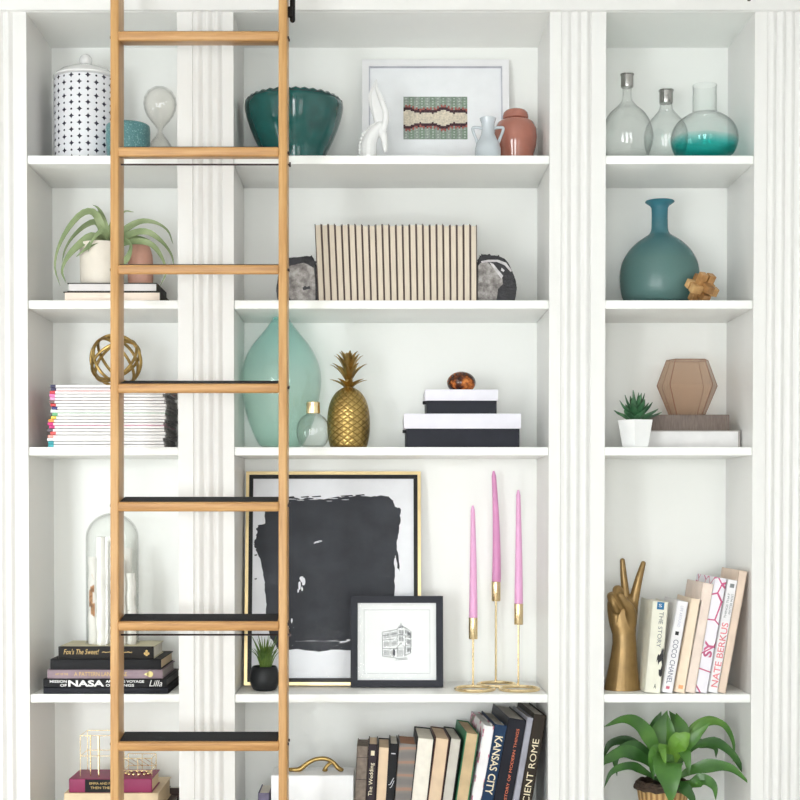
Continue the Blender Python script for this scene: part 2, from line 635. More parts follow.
# ------------------------------------------------------------------ books
def lying_book(name, label, px0, px1, z0, z1, cover, pages, spine='front', Yf=0.02, depth=0.19, group=None, ct=0.0025, yaw=0.0, cat='book', round_spine=0.0):
    x0, x1 = X(px0, Yf), X(px1, Yf)
    o = thing(name, label, cat, ((x0 + x1) / 2, Yf + depth / 2, z0), group)
    M = Matrix.Translation(((x0 + x1) / 2, Yf, 0)) @ Matrix.Rotation(yaw, 4, 'Z') @ Matrix.Translation((-(x0 + x1) / 2, -Yf, 0))
    y0, y1 = Yf, Yf + depth
    bm = NB()
    add_box(bm, x0, x1, y0, y1, z0, z0 + ct, 0.0006, 1, M)
    add_box(bm, x0, x1, y0, y1, z1 - ct, z1, 0.0006, 1, M)
    e = 0.0002
    if spine == 'front': add_box(bm, x0, x1, y0 - round_spine, y0 + ct, z0 + e, z1 - e, min(0.0012 + round_spine * .8, (z1 - z0) * .3), 3, M)
    if spine == 'right': add_box(bm, x1 - ct, x1 + round_spine, y0, y1, z0 + e, z1 - e, 0.001, 2, M)
    if spine == 'left': add_box(bm, x0 - round_spine, x0 + ct, y0, y1, z0 + e, z1 - e, 0.001, 2, M)
    if spine == 'back': add_box(bm, x0, x1, y1 - ct, y1, z0 + e, z1 - e, 0.001, 2, M)
    obj('cover', bm, cover, o)
    i = 0.0035
    bm = NB()
    add_box(bm, x0 + (ct if spine == 'left' else i), x1 - (ct if spine == 'right' else i), y0 + (ct if spine == 'front' else i * .6),
            y1 - (ct if spine == 'back' else i), z0 + ct, z1 - ct, 0, M=M)
    obj('pages', bm, pages, o)
    return o, M, (x0, x1, y0 - (round_spine if spine == 'front' else 0), z0, z1)


def standing_book(name, label, tlx, tly, tpx, lean, zs, cover, pages, face='spine', Yf=0.025, depth=0.17, group=None, ct=0.0025, cat='book', fore=0.003, yaw=0.0):
    """tlx, tly: where the front top left corner stands; lean: degrees the top tips to the right"""
    th = math.radians(lean)
    t = tpx * S(Yf)
    xtl, ztl = X(tlx, Yf), Z(tly, Yf)
    if th >= 0:
        H = (ztl - zs - t * math.sin(th)) / math.cos(th)
        zo = zs + t * math.sin(th)
    else:
        H = (ztl - zs) / math.cos(th)
        zo = zs
    xo = xtl - H * math.sin(th)
    M = Matrix.Translation((xo, Yf, zo)) @ Matrix.Rotation(th, 4, 'Y') @ Matrix.Rotation(yaw, 4, 'Z')
    o = thing(name, label, cat, (xo + t / 2, Yf + depth / 2, zs), group)
    bm = NB()
    e = 0.0002
    add_box(bm, 0, ct, 0, depth, 0, H, 0.0007, 1, M)
    add_box(bm, t - ct, t, 0, depth, 0, H, 0.0007, 1, M)
    ys = (0, ct) if face == 'spine' else (depth - ct, depth)
    add_box(bm, e, t - e, ys[0], ys[1], 0, H, 0.0007, 1, M)
    obj('cover', bm, cover, o)
    bm = NB()
    add_box(bm, ct, t - ct, ct if face == 'spine' else fore, depth - fore if face == 'spine' else depth - ct, 0.003, H - 0.003, 0, M=M)
    obj('pages', bm, pages, o)
    return o, M, t, H


def spine_text(bk, s, m, z0, z1, wf, way='down', xf=0.5, shear=0.0, bold=0.0, name='lettering', yo=-0.0006):
    """z0, z1: fraction of the height from the top; wf: letter height as fraction of the thickness"""
    o, M, t, H = bk
    R = M.to_3x3()
    c = M @ Vector((t * xf, yo, H * (1 - (z0 + z1) / 2)))
    if way == 'down': U, V = R @ Vector((0, 0, -1)), R @ Vector((1, 0, 0))
    elif way == 'up': U, V = R @ Vector((0, 0, 1)), R @ Vector((-1, 0, 0))
    if way == 'flat':
        U, V = R @ Vector((1, 0, 0)), R @ Vector((0, 0, 1))
        return lettering(s, m, o, c, U, V, t * wf, (z1 - z0) * H, name, shear, bold)
    return lettering(s, m, o, c, U, V, (z1 - z0) * H, t * wf, name, shear, bold)


def patch(bk, m, x0, x1, z0, z1, name='label_patch', yo=0.0008):
    """a flat printed block on the front of a standing book, fractions of width and of height from the top"""
    o, M, t, H = bk
    bm = NB(); add_box(bm, t * x0, t * x1, -yo, 0.0006, H * (1 - z1), H * (1 - z0), 0, M=M)
    return obj(name, bm, m, o)


ORD = ['first', 'second', 'third', 'fourth', 'fifth', 'sixth', 'seventh', 'eighth', 'ninth', 'tenth', 'eleventh', 'twelfth', 'thirteenth', 'fourteenth']


def L(pts, cx, zs, Y, seg=48):
    """pixel profile (radius px, y px) -> lathe profile at depth Y; y None = shelf"""
    return [(r * S(Y), zs if y is None else Z(y, Y)) for r, y in pts]


# ================================================================== LEFT BAY
REF = 115.0
# ---- lidded white canister with star pattern
def star_mat():
    t = NT('white_ceramic_star_pattern')
    sp = t.n('ShaderNodeSeparateXYZ'); t.l(t.coord(), sp.inputs[0])
    ang = t.math('ARCTAN2', sp.outputs[0], t.math('MULTIPLY', sp.outputs[1], -1))
    u = t.math('MULTIPLY', ang, 24 / (2 * PI))
    col = t.math('FLOOR', t.math('ADD', u, 0.5))
    fu = t.math('SUBTRACT', u, col)
    odd = t.math('MODULO', t.math('ABSOLUTE', col), 2.0)
    v = t.math('ADD', t.math('MULTIPLY', sp.outputs[2], 1 / 0.0345), t.math('MULTIPLY', odd, 0.5))
    fv = t.math('SUBTRACT', v, t.math('FLOOR', t.math('ADD', v, 0.5)))
    au, av = t.math('ABSOLUTE', fu), t.math('MULTIPLY', t.math('ABSOLUTE', fv), 1.58)
    star = t.math('ADD', t.math('POWER', au, 0.62), t.math('POWER', av, 0.62))
    s1 = t.math('LESS_THAN', star, 0.565)
    av2 = t.math('MULTIPLY', t.math('SUBTRACT', 0.5, t.math('ABSOLUTE', fv)), 1.58)
    d2 = t.math('SQRT', t.math('ADD', t.math('MULTIPLY', au, au), t.math('MULTIPLY', av2, av2)))
    s2 = t.math('LESS_THAN', d2, 0.13)
    f = t.math('MAXIMUM', s1, s2)
    t.l(t.mix(f, lin((232, 233, 238)), lin((52, 50, 66))), t.b.inputs['Base Color'])
    t.b.inputs['Roughness'].default_value = 0.25
    return t.m


Y = 0.165
cx = X(86, Y)
can = thing('lidded_canister', 'white lidded ceramic canister with dark star and dot pattern', 'canister', (cx, Y, S1))
bm = NB(); add_lathe(bm, L([(0, None), (31, None), (31.7, 153), (31.8, 84), (31.4, 81.5), (29.5, 80.5), (29, 82), (0, 82)], 86, S1, Y), cx, Y, 64)
obj('body', bm, star_mat(), can)
bm = NB(); add_lathe(bm, L([(0, 80.3), (31, 80.3), (32.3, 79.6), (32.3, 78.2), (30.5, 76.4), (26, 72.6), (18, 69.2), (9, 67.2), (0, 66.4)], 86, S1, Y), cx, Y, 64)
lid = obj('lid', bm, WHITEC, can)
bm = NB(); add_lathe(bm, L([(0, 67), (3.5, 67), (3.3, 64.4)], 86, S1, Y), cx, Y, 20); add_sphere(bm, (cx, Y, Z(60.8, Y)), 6.4 * S(Y))
obj('knob', bm, WHITEC, lid)

# ---- teal cup with carved surface
t = NT('teal_carved_glaze')
vor = t.n('ShaderNodeTexVoronoi'); vor.inputs['Scale'].default_value = 190
t.l(t.coord(), vor.inputs['Vector'])
rim_ = t.math('LESS_THAN', vor.outputs['Distance'], 0.28)
t.l(t.mix(rim_, lin((84, 132, 136)), lin((134, 176, 176))), t.b.inputs['Base Color'])
t.b.inputs['Roughness'].default_value = 0.3
t.bump(vor.outputs['Distance'], 0.6, 0.002)
Y = 0.07
cx = X(128, Y)
bm = NB()
add_lathe(bm, L([(0, None), (20, None), (21.5, 151), (22, 142), (22, 130), (21.4, 126.5), (20.4, 125.5), (19.5, 126.5), (19.2, 132), (19, 149), (0, 150)], 128, S1, Y), cx, Y, 56)
tag(obj('carved_cup', bm, t.m, origin=(cx, Y, S1)), 'small teal cup with carved dimpled surface in front of canister', 'cup')

# ---- hourglass
Y = 0.205
cx = X(160, Y)
hg = thing('hourglass', 'clear glass hourglass with round upper bulb beside the teal cup', 'hourglass', (cx, Y, S1))
HGLASS = thin_glass('smoky_clear_glass', (0.992, 0.988, 0.98), 0.01, edge=0.76)
bm = NB()
pro = [(0, 86.8), (7, 88), (12.5, 92), (15.8, 98), (16.5, 104), (15.6, 110), (13, 116), (9, 121.5), (5, 126), (2.6, 130), (2.4, 132), (4.5, 136), (8, 140.5), (11.5, 146), (13.5, 152), (13.8, 156)]
inn = [(max(r - .9, 0), y + (1 if y < 100 else 0)) for r, y in pro][::-1]
add_lathe(bm, L(pro + [(13, 157)] + inn, 160, S1, Y), cx, Y, 48)
obj('glass_bulbs', bm, HGLASS, hg)
bm = NB(); add_lathe(bm, [(0, S1), (.037, S1), (.0375, S1 + .003), (.036, S1 + .006), (0, S1 + .006)], cx, Y, 40); obj('base_disc', bm, HGLASS, hg)
bm = NB()
add_lathe(bm, [(0, S1 + .0065), (.031, S1 + .0065), (.028, S1 + .012), (.012, S1 + .018), (0, S1 + .02)], cx, Y, 32)
obj('sand', bm, mat('pale_sand', (226, 218, 204), 0.9, var=.06, vs=300), hg)

REF = 260.0
# ---- two books under the plants (second shelf)
DKGRN = mat('dark_olive_cloth', (50, 46, 40), 0.6, var=.1)
zb = S2 + 0.0255
b1 = lying_book('book', 'lower cream-paged dark-covered book lying under the air plant', 63, 160.5, S2, zb, DKGRN, mat('warm_page_paper', (244, 228, 214), 0.8, var=.02), 'right', 0.03, 0.17, 'books under the air plant')
zt = zb + 0.0225
b2 = lying_book('book', 'upper pale grey-paged book directly under the air plant pot', 67, 157, zb, zt, DKGRN, mat('pale_grey_page_paper', (226, 222, 222), 0.8, var=.02), 'right', 0.034, 0.16, 'books under the air plant')

# ---- cream pot with air plant
Y = 0.105
cx = X(102, Y)
ap = thing('air_plant', 'air plant with long curling silvery leaves in a cream pot on two books', 'plant', (cx, Y, zt))
bm = NB()
add_lathe(bm, L([(0, None), (20.5, None), (21.5, 281), (22, 262), (22, 246), (21.6, 244.2), (20.4, 244.2), (20, 247), (19, 270), (0, 272)], 102, zt, Y), cx, Y, 48)
obj('pot', bm, mat('cream_ceramic', (226, 218, 206), 0.45, var=.02), ap)
tl = NT('air_plant_leaf')
tl.l(tl.ramp(tl.noise(14, 3), [(0.3, (108, 128, 84)), (0.55, (148, 164, 120)), (0.75, (182, 192, 156))]), tl.b.inputs['Base Color'])
tl.b.inputs['Roughness'].default_value = 0.65
bm = NB()
AIR = [
    ([(108, 246), (97, 216), (84, 213), (69, 228), (58, 249), (55, 268), (60, 286)], (0, -.02, -.03, -.035, -.04, -.04, -.04), 7),
    ([(107, 246), (99, 224), (87, 225), (73, 237), (65, 250), (62, 263)], (0, .02, .02, .03, .03, .03), 6.5),
    ([(108, 248), (94, 237), (80, 245), (68, 257), (62, 271), (66, 283)], (0, -.03, -.04, -.05, -.05, -.045), 9),
    ([(109, 246), (104, 222), (99, 209), (93, 205)], (0, .01, .02, .03), 6),
    ([(110, 246), (114, 224), (124, 212), (134, 212)], (0, .01, .02, .02), 6),
    ([(111, 247), (123, 232), (140, 222), (156, 223), (168, 231), (173, 244)], (0, .01, .02, .02, .01, .01), 7),
    ([(112, 248), (128, 236), (146, 232), (161, 241), (171, 254), (174, 266)], (0, -.02, -.03, -.035, -.035, -.03), 7.5),
    ([(112, 248), (132, 242), (150, 244), (161, 256), (166, 272), (160, 286)], (0, -.03, -.05, -.06, -.06, -.06), 6.5),
    ([(111, 248), (118, 262), (127, 259), (131, 246), (126, 238)], (0, -.05, -.055, -.05, -.05), 9),
    ([(109, 248), (99, 240), (86, 249), (76, 257)], (0, -.045, -.055, -.055), 9),
    ([(109, 246), (105, 226), (96, 213), (84, 210), (76, 216)], (0, -.01, 0, .01, .02), 6.5),
    ([(110, 246), (112, 226), (118, 214), (120, 206)], (0, 0, .01, .02), 5.5),
    ([(111, 248), (124, 240), (138, 237), (150, 240)], (0, .02, .03, .04), 7),
    ([(110, 248), (108, 236), (101, 232), (93, 240), (88, 252)], (0, -.045, -.055, -.06, -.06), 8),
    ([(112, 248), (118, 238), (122, 229), (131, 224)], (0, -.03, -.04, -.04), 8),
]
for pts, ys, w in AIR:
    P = [W(p[0], p[1], Y + dy) for p, dy in zip(pts, ys)]
    add_leaf(bm, P, w * 1.35 * S(Y), 18, 0.3, 0.0012)
add_sphere(bm, W(109, 250, Y), (.018, .018, .02), 14, 10)
obj('foliage', bm, tl.m, ap)

Y = 0.125
cx = X(140.5, Y)
bm = NB()
add_lathe(bm, L([(0, None), (11.5, None), (12.6, 280), (12.8, 268), (11.8, 255), (9.5, 247), (8.5, 245), (7.6, 246), (8.5, 255), (10.5, 270), (0, 276)], 140, zt, Y), cx, Y, 40)
tag(obj('small_vase', bm, mat('terracotta_pink', (206, 156, 138), 0.55, var=.05), origin=(cx, Y, zt)), 'small terracotta pink vase beside the cream air plant pot', 'vase')

REF = 400.0
# ---- stack of magazines
MAGS = [((44, 40, 78), 'navy'), ((50, 44, 84), 'dark indigo'), ((206, 60, 70), 'red'), ((226, 120, 180), 'pink'), ((238, 160, 200), 'pale pink'),
        ((120, 90, 90), 'brown'), ((200, 56, 60), 'brick red'), ((46, 50, 110), 'blue'), ((226, 232, 240), 'white'), ((110, 180, 130), 'green'),
        ((236, 200, 80), 'yellow'), ((240, 150, 60), 'orange'), ((214, 40, 130), 'magenta'), ((200, 40, 120), 'deep magenta'), ((90, 84, 96), 'grey'),
        ((230, 80, 80), 'coral red'), ((244, 160, 150), 'salmon'), ((240, 236, 236), 'off-white'), ((40, 150, 160), 'teal'), ((60, 170, 180), 'turquoise')]
EDGE_SHADE = mat('grey_page_edge_shade', (150, 148, 146), 0.5, var=.2)  # grey for the right-hand page edges, their shade put into the colour
zm = S3
mh = (Z(384.5, 0.02) - S3) / 20
for k in range(20):
    rgb, nm = MAGS[19 - k]
    jx = random.uniform(-2.2, 1.2) - (2 if k < 9 else 0)
    Yf = 0.018 + random.uniform(0, .006)
    x0, x1 = X(51 + jx, Yf), X(164 + jx * .4 + (random.uniform(-1, 2)), Yf)
    dep = 0.205
    place = ORD[19 - k] + ' from the top' if k >= 10 else ORD[k] + ' from the bottom'
    lab = 'magazine with %s spine, %s of the tall magazine stack' % (nm, place)
    m = thing('magazine', lab, 'magazine', ((x0 + x1) / 2, Yf + dep / 2, zm), 'stack of magazines')
    bm = NB()
    wsp = 5.6 * S(Yf)
    add_box(bm, x0, x0 + wsp, Yf - .0012, Yf + dep, zm + .0002, zm + mh - .0002, .0015, 2)
    if k in (17, 14, 10, 6, 2, 18):
        add_box(bm, x0 + .002, x1 + .001, Yf - .001, Yf + dep, zm + mh - .0011, zm + mh - .0001)
    obj('cover', bm, mat('magazine_cover_' + nm.replace(' ', '_'), rgb, 0.35, var=.12, vs=60), m)
    bm = NB(); add_box(bm, x0 + wsp - .001, x1, Yf, Yf + dep - .003, zm + .0004, zm + mh - .0012); obj('pages', bm, PAPERW, m)
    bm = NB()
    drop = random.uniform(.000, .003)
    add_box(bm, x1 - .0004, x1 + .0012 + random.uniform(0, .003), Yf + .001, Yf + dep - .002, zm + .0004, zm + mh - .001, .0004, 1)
    obj('shaded_page_edge', bm, EDGE_SHADE, m)  # thin strip standing in for shade on the fore-edge
    zm += mh
ztop = zm

# ---- gold orb of rings
Y = 0.12
rad = 25.6 * S(Y)
c = Vector((X(116, Y), Y, ztop + rad + 0.0042))
bm = NB()
ph = (1 + 5 ** .5) / 2
Rt = Matrix.Rotation(math.radians(10), 3, 'X') @ Matrix.Rotation(math.radians(8), 3, 'Y')
for ax in ((1, 1, 1), (-1, 1, 1), (1, 1, -1), (-1, 1, -1), (0.1, 1, 0.1)):
    n = (Rt @ Vector(ax)).normalized()
    a = n.orthogonal().normalized(); b = n.cross(a)
    add_tube(bm, [c + rad * (math.cos(2 * PI * k / 56) * a + math.sin(2 * PI * k / 56) * b) for k in range(56)], 0.0040, 8, closed=True)
tag(obj('wire_orb', bm, GOLDANT, origin=(c.x, c.y, ztop)), 'openwork gold orb of crossing rings on top of the magazines', 'ornament')

REF = 620.0
# ---- fourth shelf: book stack, cloche with birch pieces
mauve = mat('mauve_book_cloth', (152, 132, 142), 0.6, var=.05)
navyb = mat('blue_black_cloth', (20, 22, 33), 0.55, var=.08, spec=.3)
brown_blk = mat('black_brown_cloth', (24, 20, 19), 0.55, var=.1, spec=.3)
Yf = 0.012
zz = [Z(p, Yf) for p in (687.6, 678.8, 669.8, 659.2, 646.8)]
lay = [(43, 168, S4, zz[0], navyb, navyb, 'blue-black book without lettering at the bottom of the stack'),
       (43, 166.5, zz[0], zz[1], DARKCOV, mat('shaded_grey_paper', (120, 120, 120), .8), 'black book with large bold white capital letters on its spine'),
       (47, 162.5, zz[1], zz[2], mauve, mat('mauve_page_edge', (190, 180, 176), .8), 'mauve book with pale gold emblem on its spine'),
       (50, 161, zz[2], zz[3], DARKCOV, CREAM, 'plain black book between the mauve book and the top book'),
       (58.5, 153.5, zz[3], zz[4], mat('olive_cream_boards', (206, 198, 168), .6), PAPER, 'black-brown book with gold script on top of the stack')]
ST = []
for i, (a, b, z0, z1, cv, pg, lb) in enumerate(lay):
    ST.append(lying_book('book', lb, a, b, z0, z1, cv, pg, 'front', Yf + (.0, .0, .003, .002, .008)[i], (.235, .235, .215, .21, .165)[i], 'black stack under the glass cloche', round_spine=.0015 if i in (1, 4) else 0))


o, M, bb = ST[4]
bm = NB(); add_box(bm, bb[0] - .0003, bb[1] + .0003, bb[2] - .0008, bb[2] + .004, bb[3] + .0002, bb[4] + .0003, .001, 2)
obj('spine', bm, brown_blk, o, label='black-brown spine with gold script')
ST[4] = (o, M, (bb[0], bb[1], bb[2] - .0008, bb[3], bb[4]))


def lie_text(bk, s, m, px0, px1, z0, z1, **kw):
    o, M, (x0, x1, yf, a, b) = bk
    yl = yf - .0007
    c = ((X(px0, yf) + X(px1, yf)) / 2, yl, a + (b - a) * (z0 + z1) / 2)
    return lettering(s, m, o, c, (1, 0, 0), (0, 0, 1), X(px1, yf) - X(px0, yf), (b - a) * (z1 - z0), **kw)


lie_text(ST[1], 'NASA', WHITEINK, 68, 104, .12, .86, bold=.035)
lie_text(ST[1], 'MISSION', WHITEINK, 49.5, 66.5, .56, .86, bold=.02)
lie_text(ST[1], 'OF', WHITEINK, 60, 66.5, .12, .42, bold=.02)
lie_text(ST[1], 'AND THE VOYAGE', WHITEINK, 105.5, 144, .56, .86, bold=.02)
lie_text(ST[1], 'OF THINGS', WHITEINK, 105.5, 134, .12, .42, bold=.02)
lie_text(ST[1], 'Lilla', WHITEINK, 149, 162, .15, .85, shear=.3)
lie_text(ST[2], 'ART OF THE', GOLDINK, 55, 68, .38, .62)
lie_text(ST[2], 'A PATTERN LANGUAGE', GOLDINK, 74, 127, .28, .75)
o, M, bb = ST[2]
bm = NB()
cxe, cze = X(150, bb[2]), (bb[3] + bb[4]) / 2
add_tube(bm, [(cxe, bb[2] - .001, cze), (cxe, bb[2] + .001, cze)], .0075, 20)
add_prism(bm, [(cxe - .016, cze), (cxe - .004, cze + .006), (cxe - .004, cze - .006)], bb[2] - .001, bb[2] + .001)
obj('emblem', bm, mat('pale_gold_foil', (236, 220, 150), .4), o)
lie_text(ST[4], "Fox's The Sweet!", GOLDINK, 63.5, 99, .38, .8, shear=.3)
lie_text(ST[4], '~~~~~', GOLDINK, 102, 132, .5, .6)
o, M, bb = ST[4]
bm = NB()
for dx, dz in ((0, .004), (-.004, -.002), (.004, -.002), (0, -.005), (0, 0)):
    add_tube(bm, [(X(146.5, bb[2]) + dx, bb[2] - .0009, (bb[3] + bb[4]) / 2 + dz), (X(146.5, bb[2]) + dx, bb[2] + .0005, (bb[3] + bb[4]) / 2 + dz)], .0032, 10)
obj('emblem', bm, GOLDINK, o)

# cloche
zc0 = zz[4]
Y = 0.098
cx = X(112.5, Y)
bm = NB()
R0 = 26 * S(Y)
ztop_c = Z(513, Y)
pr = [(R0 + .002, zc0 + .0003), (R0 + .002, zc0 + .004), (R0, zc0 + .006), (R0, ztop_c - R0 * .95)]
for k in range(1, 13):
    a = PI / 2 * k / 12
    pr.append((R0 * math.cos(a) if k < 12 else 0, ztop_c - R0 * .95 + R0 * .95 * math.sin(a)))
pin = [(max(r - .0022, 0), z - (.0022 if i > 3 else 0)) for i, (r, z) in enumerate(pr)][::-1]
pin[-1] = (R0 - .0022, zc0 + .0003)
add_lathe(bm, pr + pin, cx, Y, 56)
tag(obj('glass_cloche', bm, thin_glass('cloche_glass', (0.985, 0.99, 0.985), 0.01, 0.8, edge=.78), origin=(cx, Y, zc0)), 'tall clear glass dome covering white birch pieces on the book stack', 'cloche')
tb = NT('birch_bark')
n1 = tb.noise(3.0, 4, tb.coord('Object', (20, 20, 60)), .6)
n2 = tb.noise(5, 3, tb.coord('Object', (8, 8, 6)))
w1 = tb.ramp(n1, [(0.66, (246, 244, 240)), (0.74, (170, 150, 132))])
w2 = tb.ramp(n2, [(0.66, (255, 255, 255)), (0.72, (226, 180, 140))])
mm = tb.n('ShaderNodeMix', data_type='RGBA', blend_type='MULTIPLY'); mm.inputs[0].default_value = 1
tb.l(w1, mm.inputs[6]); tb.l(w2, mm.inputs[7])
tb.l(mm.outputs[2], tb.b.inputs['Base Color']); tb.b.inputs['Roughness'].default_value = .7
logs = [(93.5, 557, 5.0, .085, 'short birch piece with peeling orange bark at left inside the dome'), (101.5, 537, 4.8, .062, 'bright white birch piece in front of the others inside the dome'),
        (107.5, 541, 3.4, .115, 'slender tall birch piece behind the ladder rail inside the dome'), (121, 560, 4.6, .075, 'birch piece just right of the ladder rail inside the dome'),
        (128, 548, 4.6, .115, 'tallest visible birch piece right of the ladder rail inside the dome'), (131.5, 573, 4.4, .078, 'short birch piece at the right edge inside the dome')]
for px, py, r, Yl, lb in logs:
    bm = NB()
    xx = X(px, Yl); zt_ = Z(py, Yl)
    n = 14
    pts = [(xx + .0012 * math.sin(k * 1.3 + px), Yl + .001 * math.cos(k + px), zc0 + .0004 + (zt_ - zc0) * k / n) for k in range(n + 1)]
    add_tube(bm, pts, [r * S(Yl) * (1 + .05 * math.sin(k * 2.1 + px)) for k in range(n + 1)], 16)
    lg = tag(obj('birch_log', bm, tb.m, origin=(xx, Yl, zc0)), lb, 'birch log', 'birch pieces under the glass dome')
    if px < 95:
        bm = NB()
        for a0, h0, h1 in ((-2.0, 581, 592), (-2.3, 590, 606), (-1.9, 603, 618)):
            rr0 = r * S(Yl) * 1.04
            P = [(xx + rr0 * math.cos(a0 + .11 * j), Yl + rr0 * math.sin(a0 + .11 * j)) for j in range(8)]
            lo = [bm.verts.new((x_, y_, Z(h1 + .6 * math.sin(j), Yl))) for j, (x_, y_) in enumerate(P)]
            hi = [bm.verts.new((x_, y_, Z(h0 + .6 * math.cos(j * 1.7), Yl))) for j, (x_, y_) in enumerate(P)]
            for j in range(7): bm.faces.new((lo[j], lo[j + 1], hi[j + 1], hi[j]))
        so = bmesh.ops.solidify(bm, geom=bm.faces[:], thickness=-.0008)
        obj('peeling_bark', bm, mat('orange_bark', (222, 170, 130), .8, var=.2, vs=120), lg, label='peeling orange bark strip')

REF = 770.0
# ---- bottom left: books and gold wire model
magc = mat('magenta_book_cloth', (140, 36, 84), 0.5, var=.06)
beige = mat('beige_book_cloth', (222, 200, 166), 0.6, var=.04)
Yf = 0.02
za, zb_, zc_ = Z(812, Yf), Z(793, Yf), Z(779, Yf)
lying_book('book', 'dark brown book lying at the bottom under the beige book', 60, 166, S5, za, mat('dark_brown_cloth', (70, 52, 46), .6), PAPER, 'front', Yf, .22, 'books under the gold wire model')
lying_book('book', 'thick beige book lying under the magenta book', 64, 158.5, za, zb_, beige, CREAM, 'front', Yf, .22, 'books under the gold wire model', round_spine=.002)
bk = lying_book('book', 'magenta book with black title panel below the gold wire model', 69, 152, zb_, zc_, magc, CREAM, 'front', Yf + .004, .13, 'books under the gold wire model', round_spine=.002)
o, M, bb = bk
bm = NB(); add_box(bm, X(85, bb[2]), X(120, bb[2]), bb[2] - .0006, bb[2] + .002, bb[3] + .0015, bb[4] - .0015); obj('title_panel', bm, DARKCOV, o)
lettering('EMMA AND FOX', GOLDINK, o, ((X(88, bb[2]) + X(117, bb[2])) / 2, bb[2] - .0011, bb[3] + .024), (1, 0, 0), (0, 0, 1), .066, .006)
lettering('THEN THERE', GOLDINK, o, ((X(88, bb[2]) + X(117, bb[2])) / 2, bb[2] - .0011, bb[3] + .013), (1, 0, 0), (0, 0, 1), .06, .006)
standing_book('book', 'dark brown book standing in the corner behind the beige book', 168, 788, 14, 0, S5, mat('dark_brown_cloth', (70, 52, 46), .6), PAPER, 'spine', .245, .03)
Y = 0.09
wm = thing('wire_model', 'delicate gold wire model of stacked open frames on the magenta book', 'ornament', (X(118, Y), Y, zc_))
wr = .0009


def wire_box(name, pxa, pxb, ya, yb, levels, mids, wr_=.0010):
    bm = NB()
    xa_, xb_ = X(pxa, Y), X(pxb, Y)
    for z in levels:
        c4 = [(xa_, ya, z), (xb_, ya, z), (xb_, yb, z), (xa_, yb, z)]
        for q in range(4): add_tube(bm, [c4[q], c4[(q + 1) % 4]], wr_, 6)
    for x_, y_ in [(xa_, ya), (xb_, ya), (xb_, yb), (xa_, yb)] + mids:
        add_tube(bm, [(x_, y_, zc_ + .0002), (x_, y_, levels[0])], wr_, 6)
    obj(name, bm, GOLD, wm)


wire_box('tower_frame', 84, 121, .045, .135, (Z(733, Y), Z(753, Y)), [])
bm = NB()
for px, py_ in ((93, .06), (102, .05), (113, .07)): add_tube(bm, [(X(px, Y), py_, zc_ + .0002), (X(px, Y), py_, Z(733, Y))], .0024 if px == 102 else .0017, 8)
obj('column', bm, GOLD, wm)
wire_box('low_frame', 126, 154, .055, .125, (Z(756, Y), Z(768, Y)), [(X(140, Y), .055), (X(140, Y), .125)])
bm = NB()
for q in range(4):
    add_tube(bm, [(X(126 + q * 7, Y), .055, Z(756, Y)), (X(133 + q * 7, Y), .125, Z(768, Y))], .001, 6)
for k in range(14):
    a = 2 * PI * k / 14
    add_sphere(bm, (X(138.5, Y) + .031 * math.cos(a), .08 + .024 * math.sin(a), zc_ + .0042), .004, 10, 6)
obj('beaded_ring', bm, GOLD, wm)

# ================================================================== CENTRE BAY
REF = 115.0
# ---- big teal bowl with zigzag rim
tg = NT('teal_green_glaze')
tg.l(tg.ramp(tg.noise(18, 4), [(0.3, (10, 70, 68)), (0.7, (22, 92, 88))]), tg.b.inputs['Base Color'])
tg.b.inputs['Roughness'].default_value = .14
tg.b.inputs['Coat Weight'].default_value = .4
DKTEAL = mat('dark_teal_groove', (16, 44, 48), .4)
Y = 0.142
cx = X(294, Y)
bw = thing('glazed_bowl', 'large glossy teal bowl with zigzag carved rim on the top shelf', 'bowl', (cx, Y, S1))
bm = NB()
pr = [(0, None), (31, None), (32, 154.5), (35.5, 148), (39.6, 139.5), (43.8, 129), (47, 119.5), (48.9, 111), (49.3, 107), (48.6, 103.4)]
add_lathe(bm, L(pr + [(46.5, 101.6), (44.5, 100.6), (43, 101.5), (44, 106), (44, 120), (38, 140), (30, 150), (0, 151)], 294, S1, Y), cx, Y, 128)
for v in bm.verts:
    if v.co.z > Z(102.4, Y):
        k_ = int(round((math.atan2(v.co.y - Y, v.co.x - cx) % (2 * PI)) / (2 * PI) * 128)) % 4
        v.co.z += (0, .5, 1, .5)[k_] * 1.5 * S(Y)
obj('body', bm, tg.m, bw)
bm = NB()
n = 88
row0, row1 = [], []
for k in range(n):
    a = 2 * PI * k / n
    up = (k % 4 == 2) * 1.0 + (k % 2) * .5
    for row, r, y in ((row0, 48.9, 104.4), (row1, 48.75, 103.9 - up * 1.1)):
        row.append(bm.verts.new((cx + r * S(Y) * math.cos(a), Y + r * S(Y) * math.sin(a), Z(y, Y) + .0006)))
for k in range(n): bm.faces.new((row0[k], row0[(k + 1) % n], row1[(k + 1) % n], row1[k]))
obj('zigzag_band', bm, DKTEAL, bw)


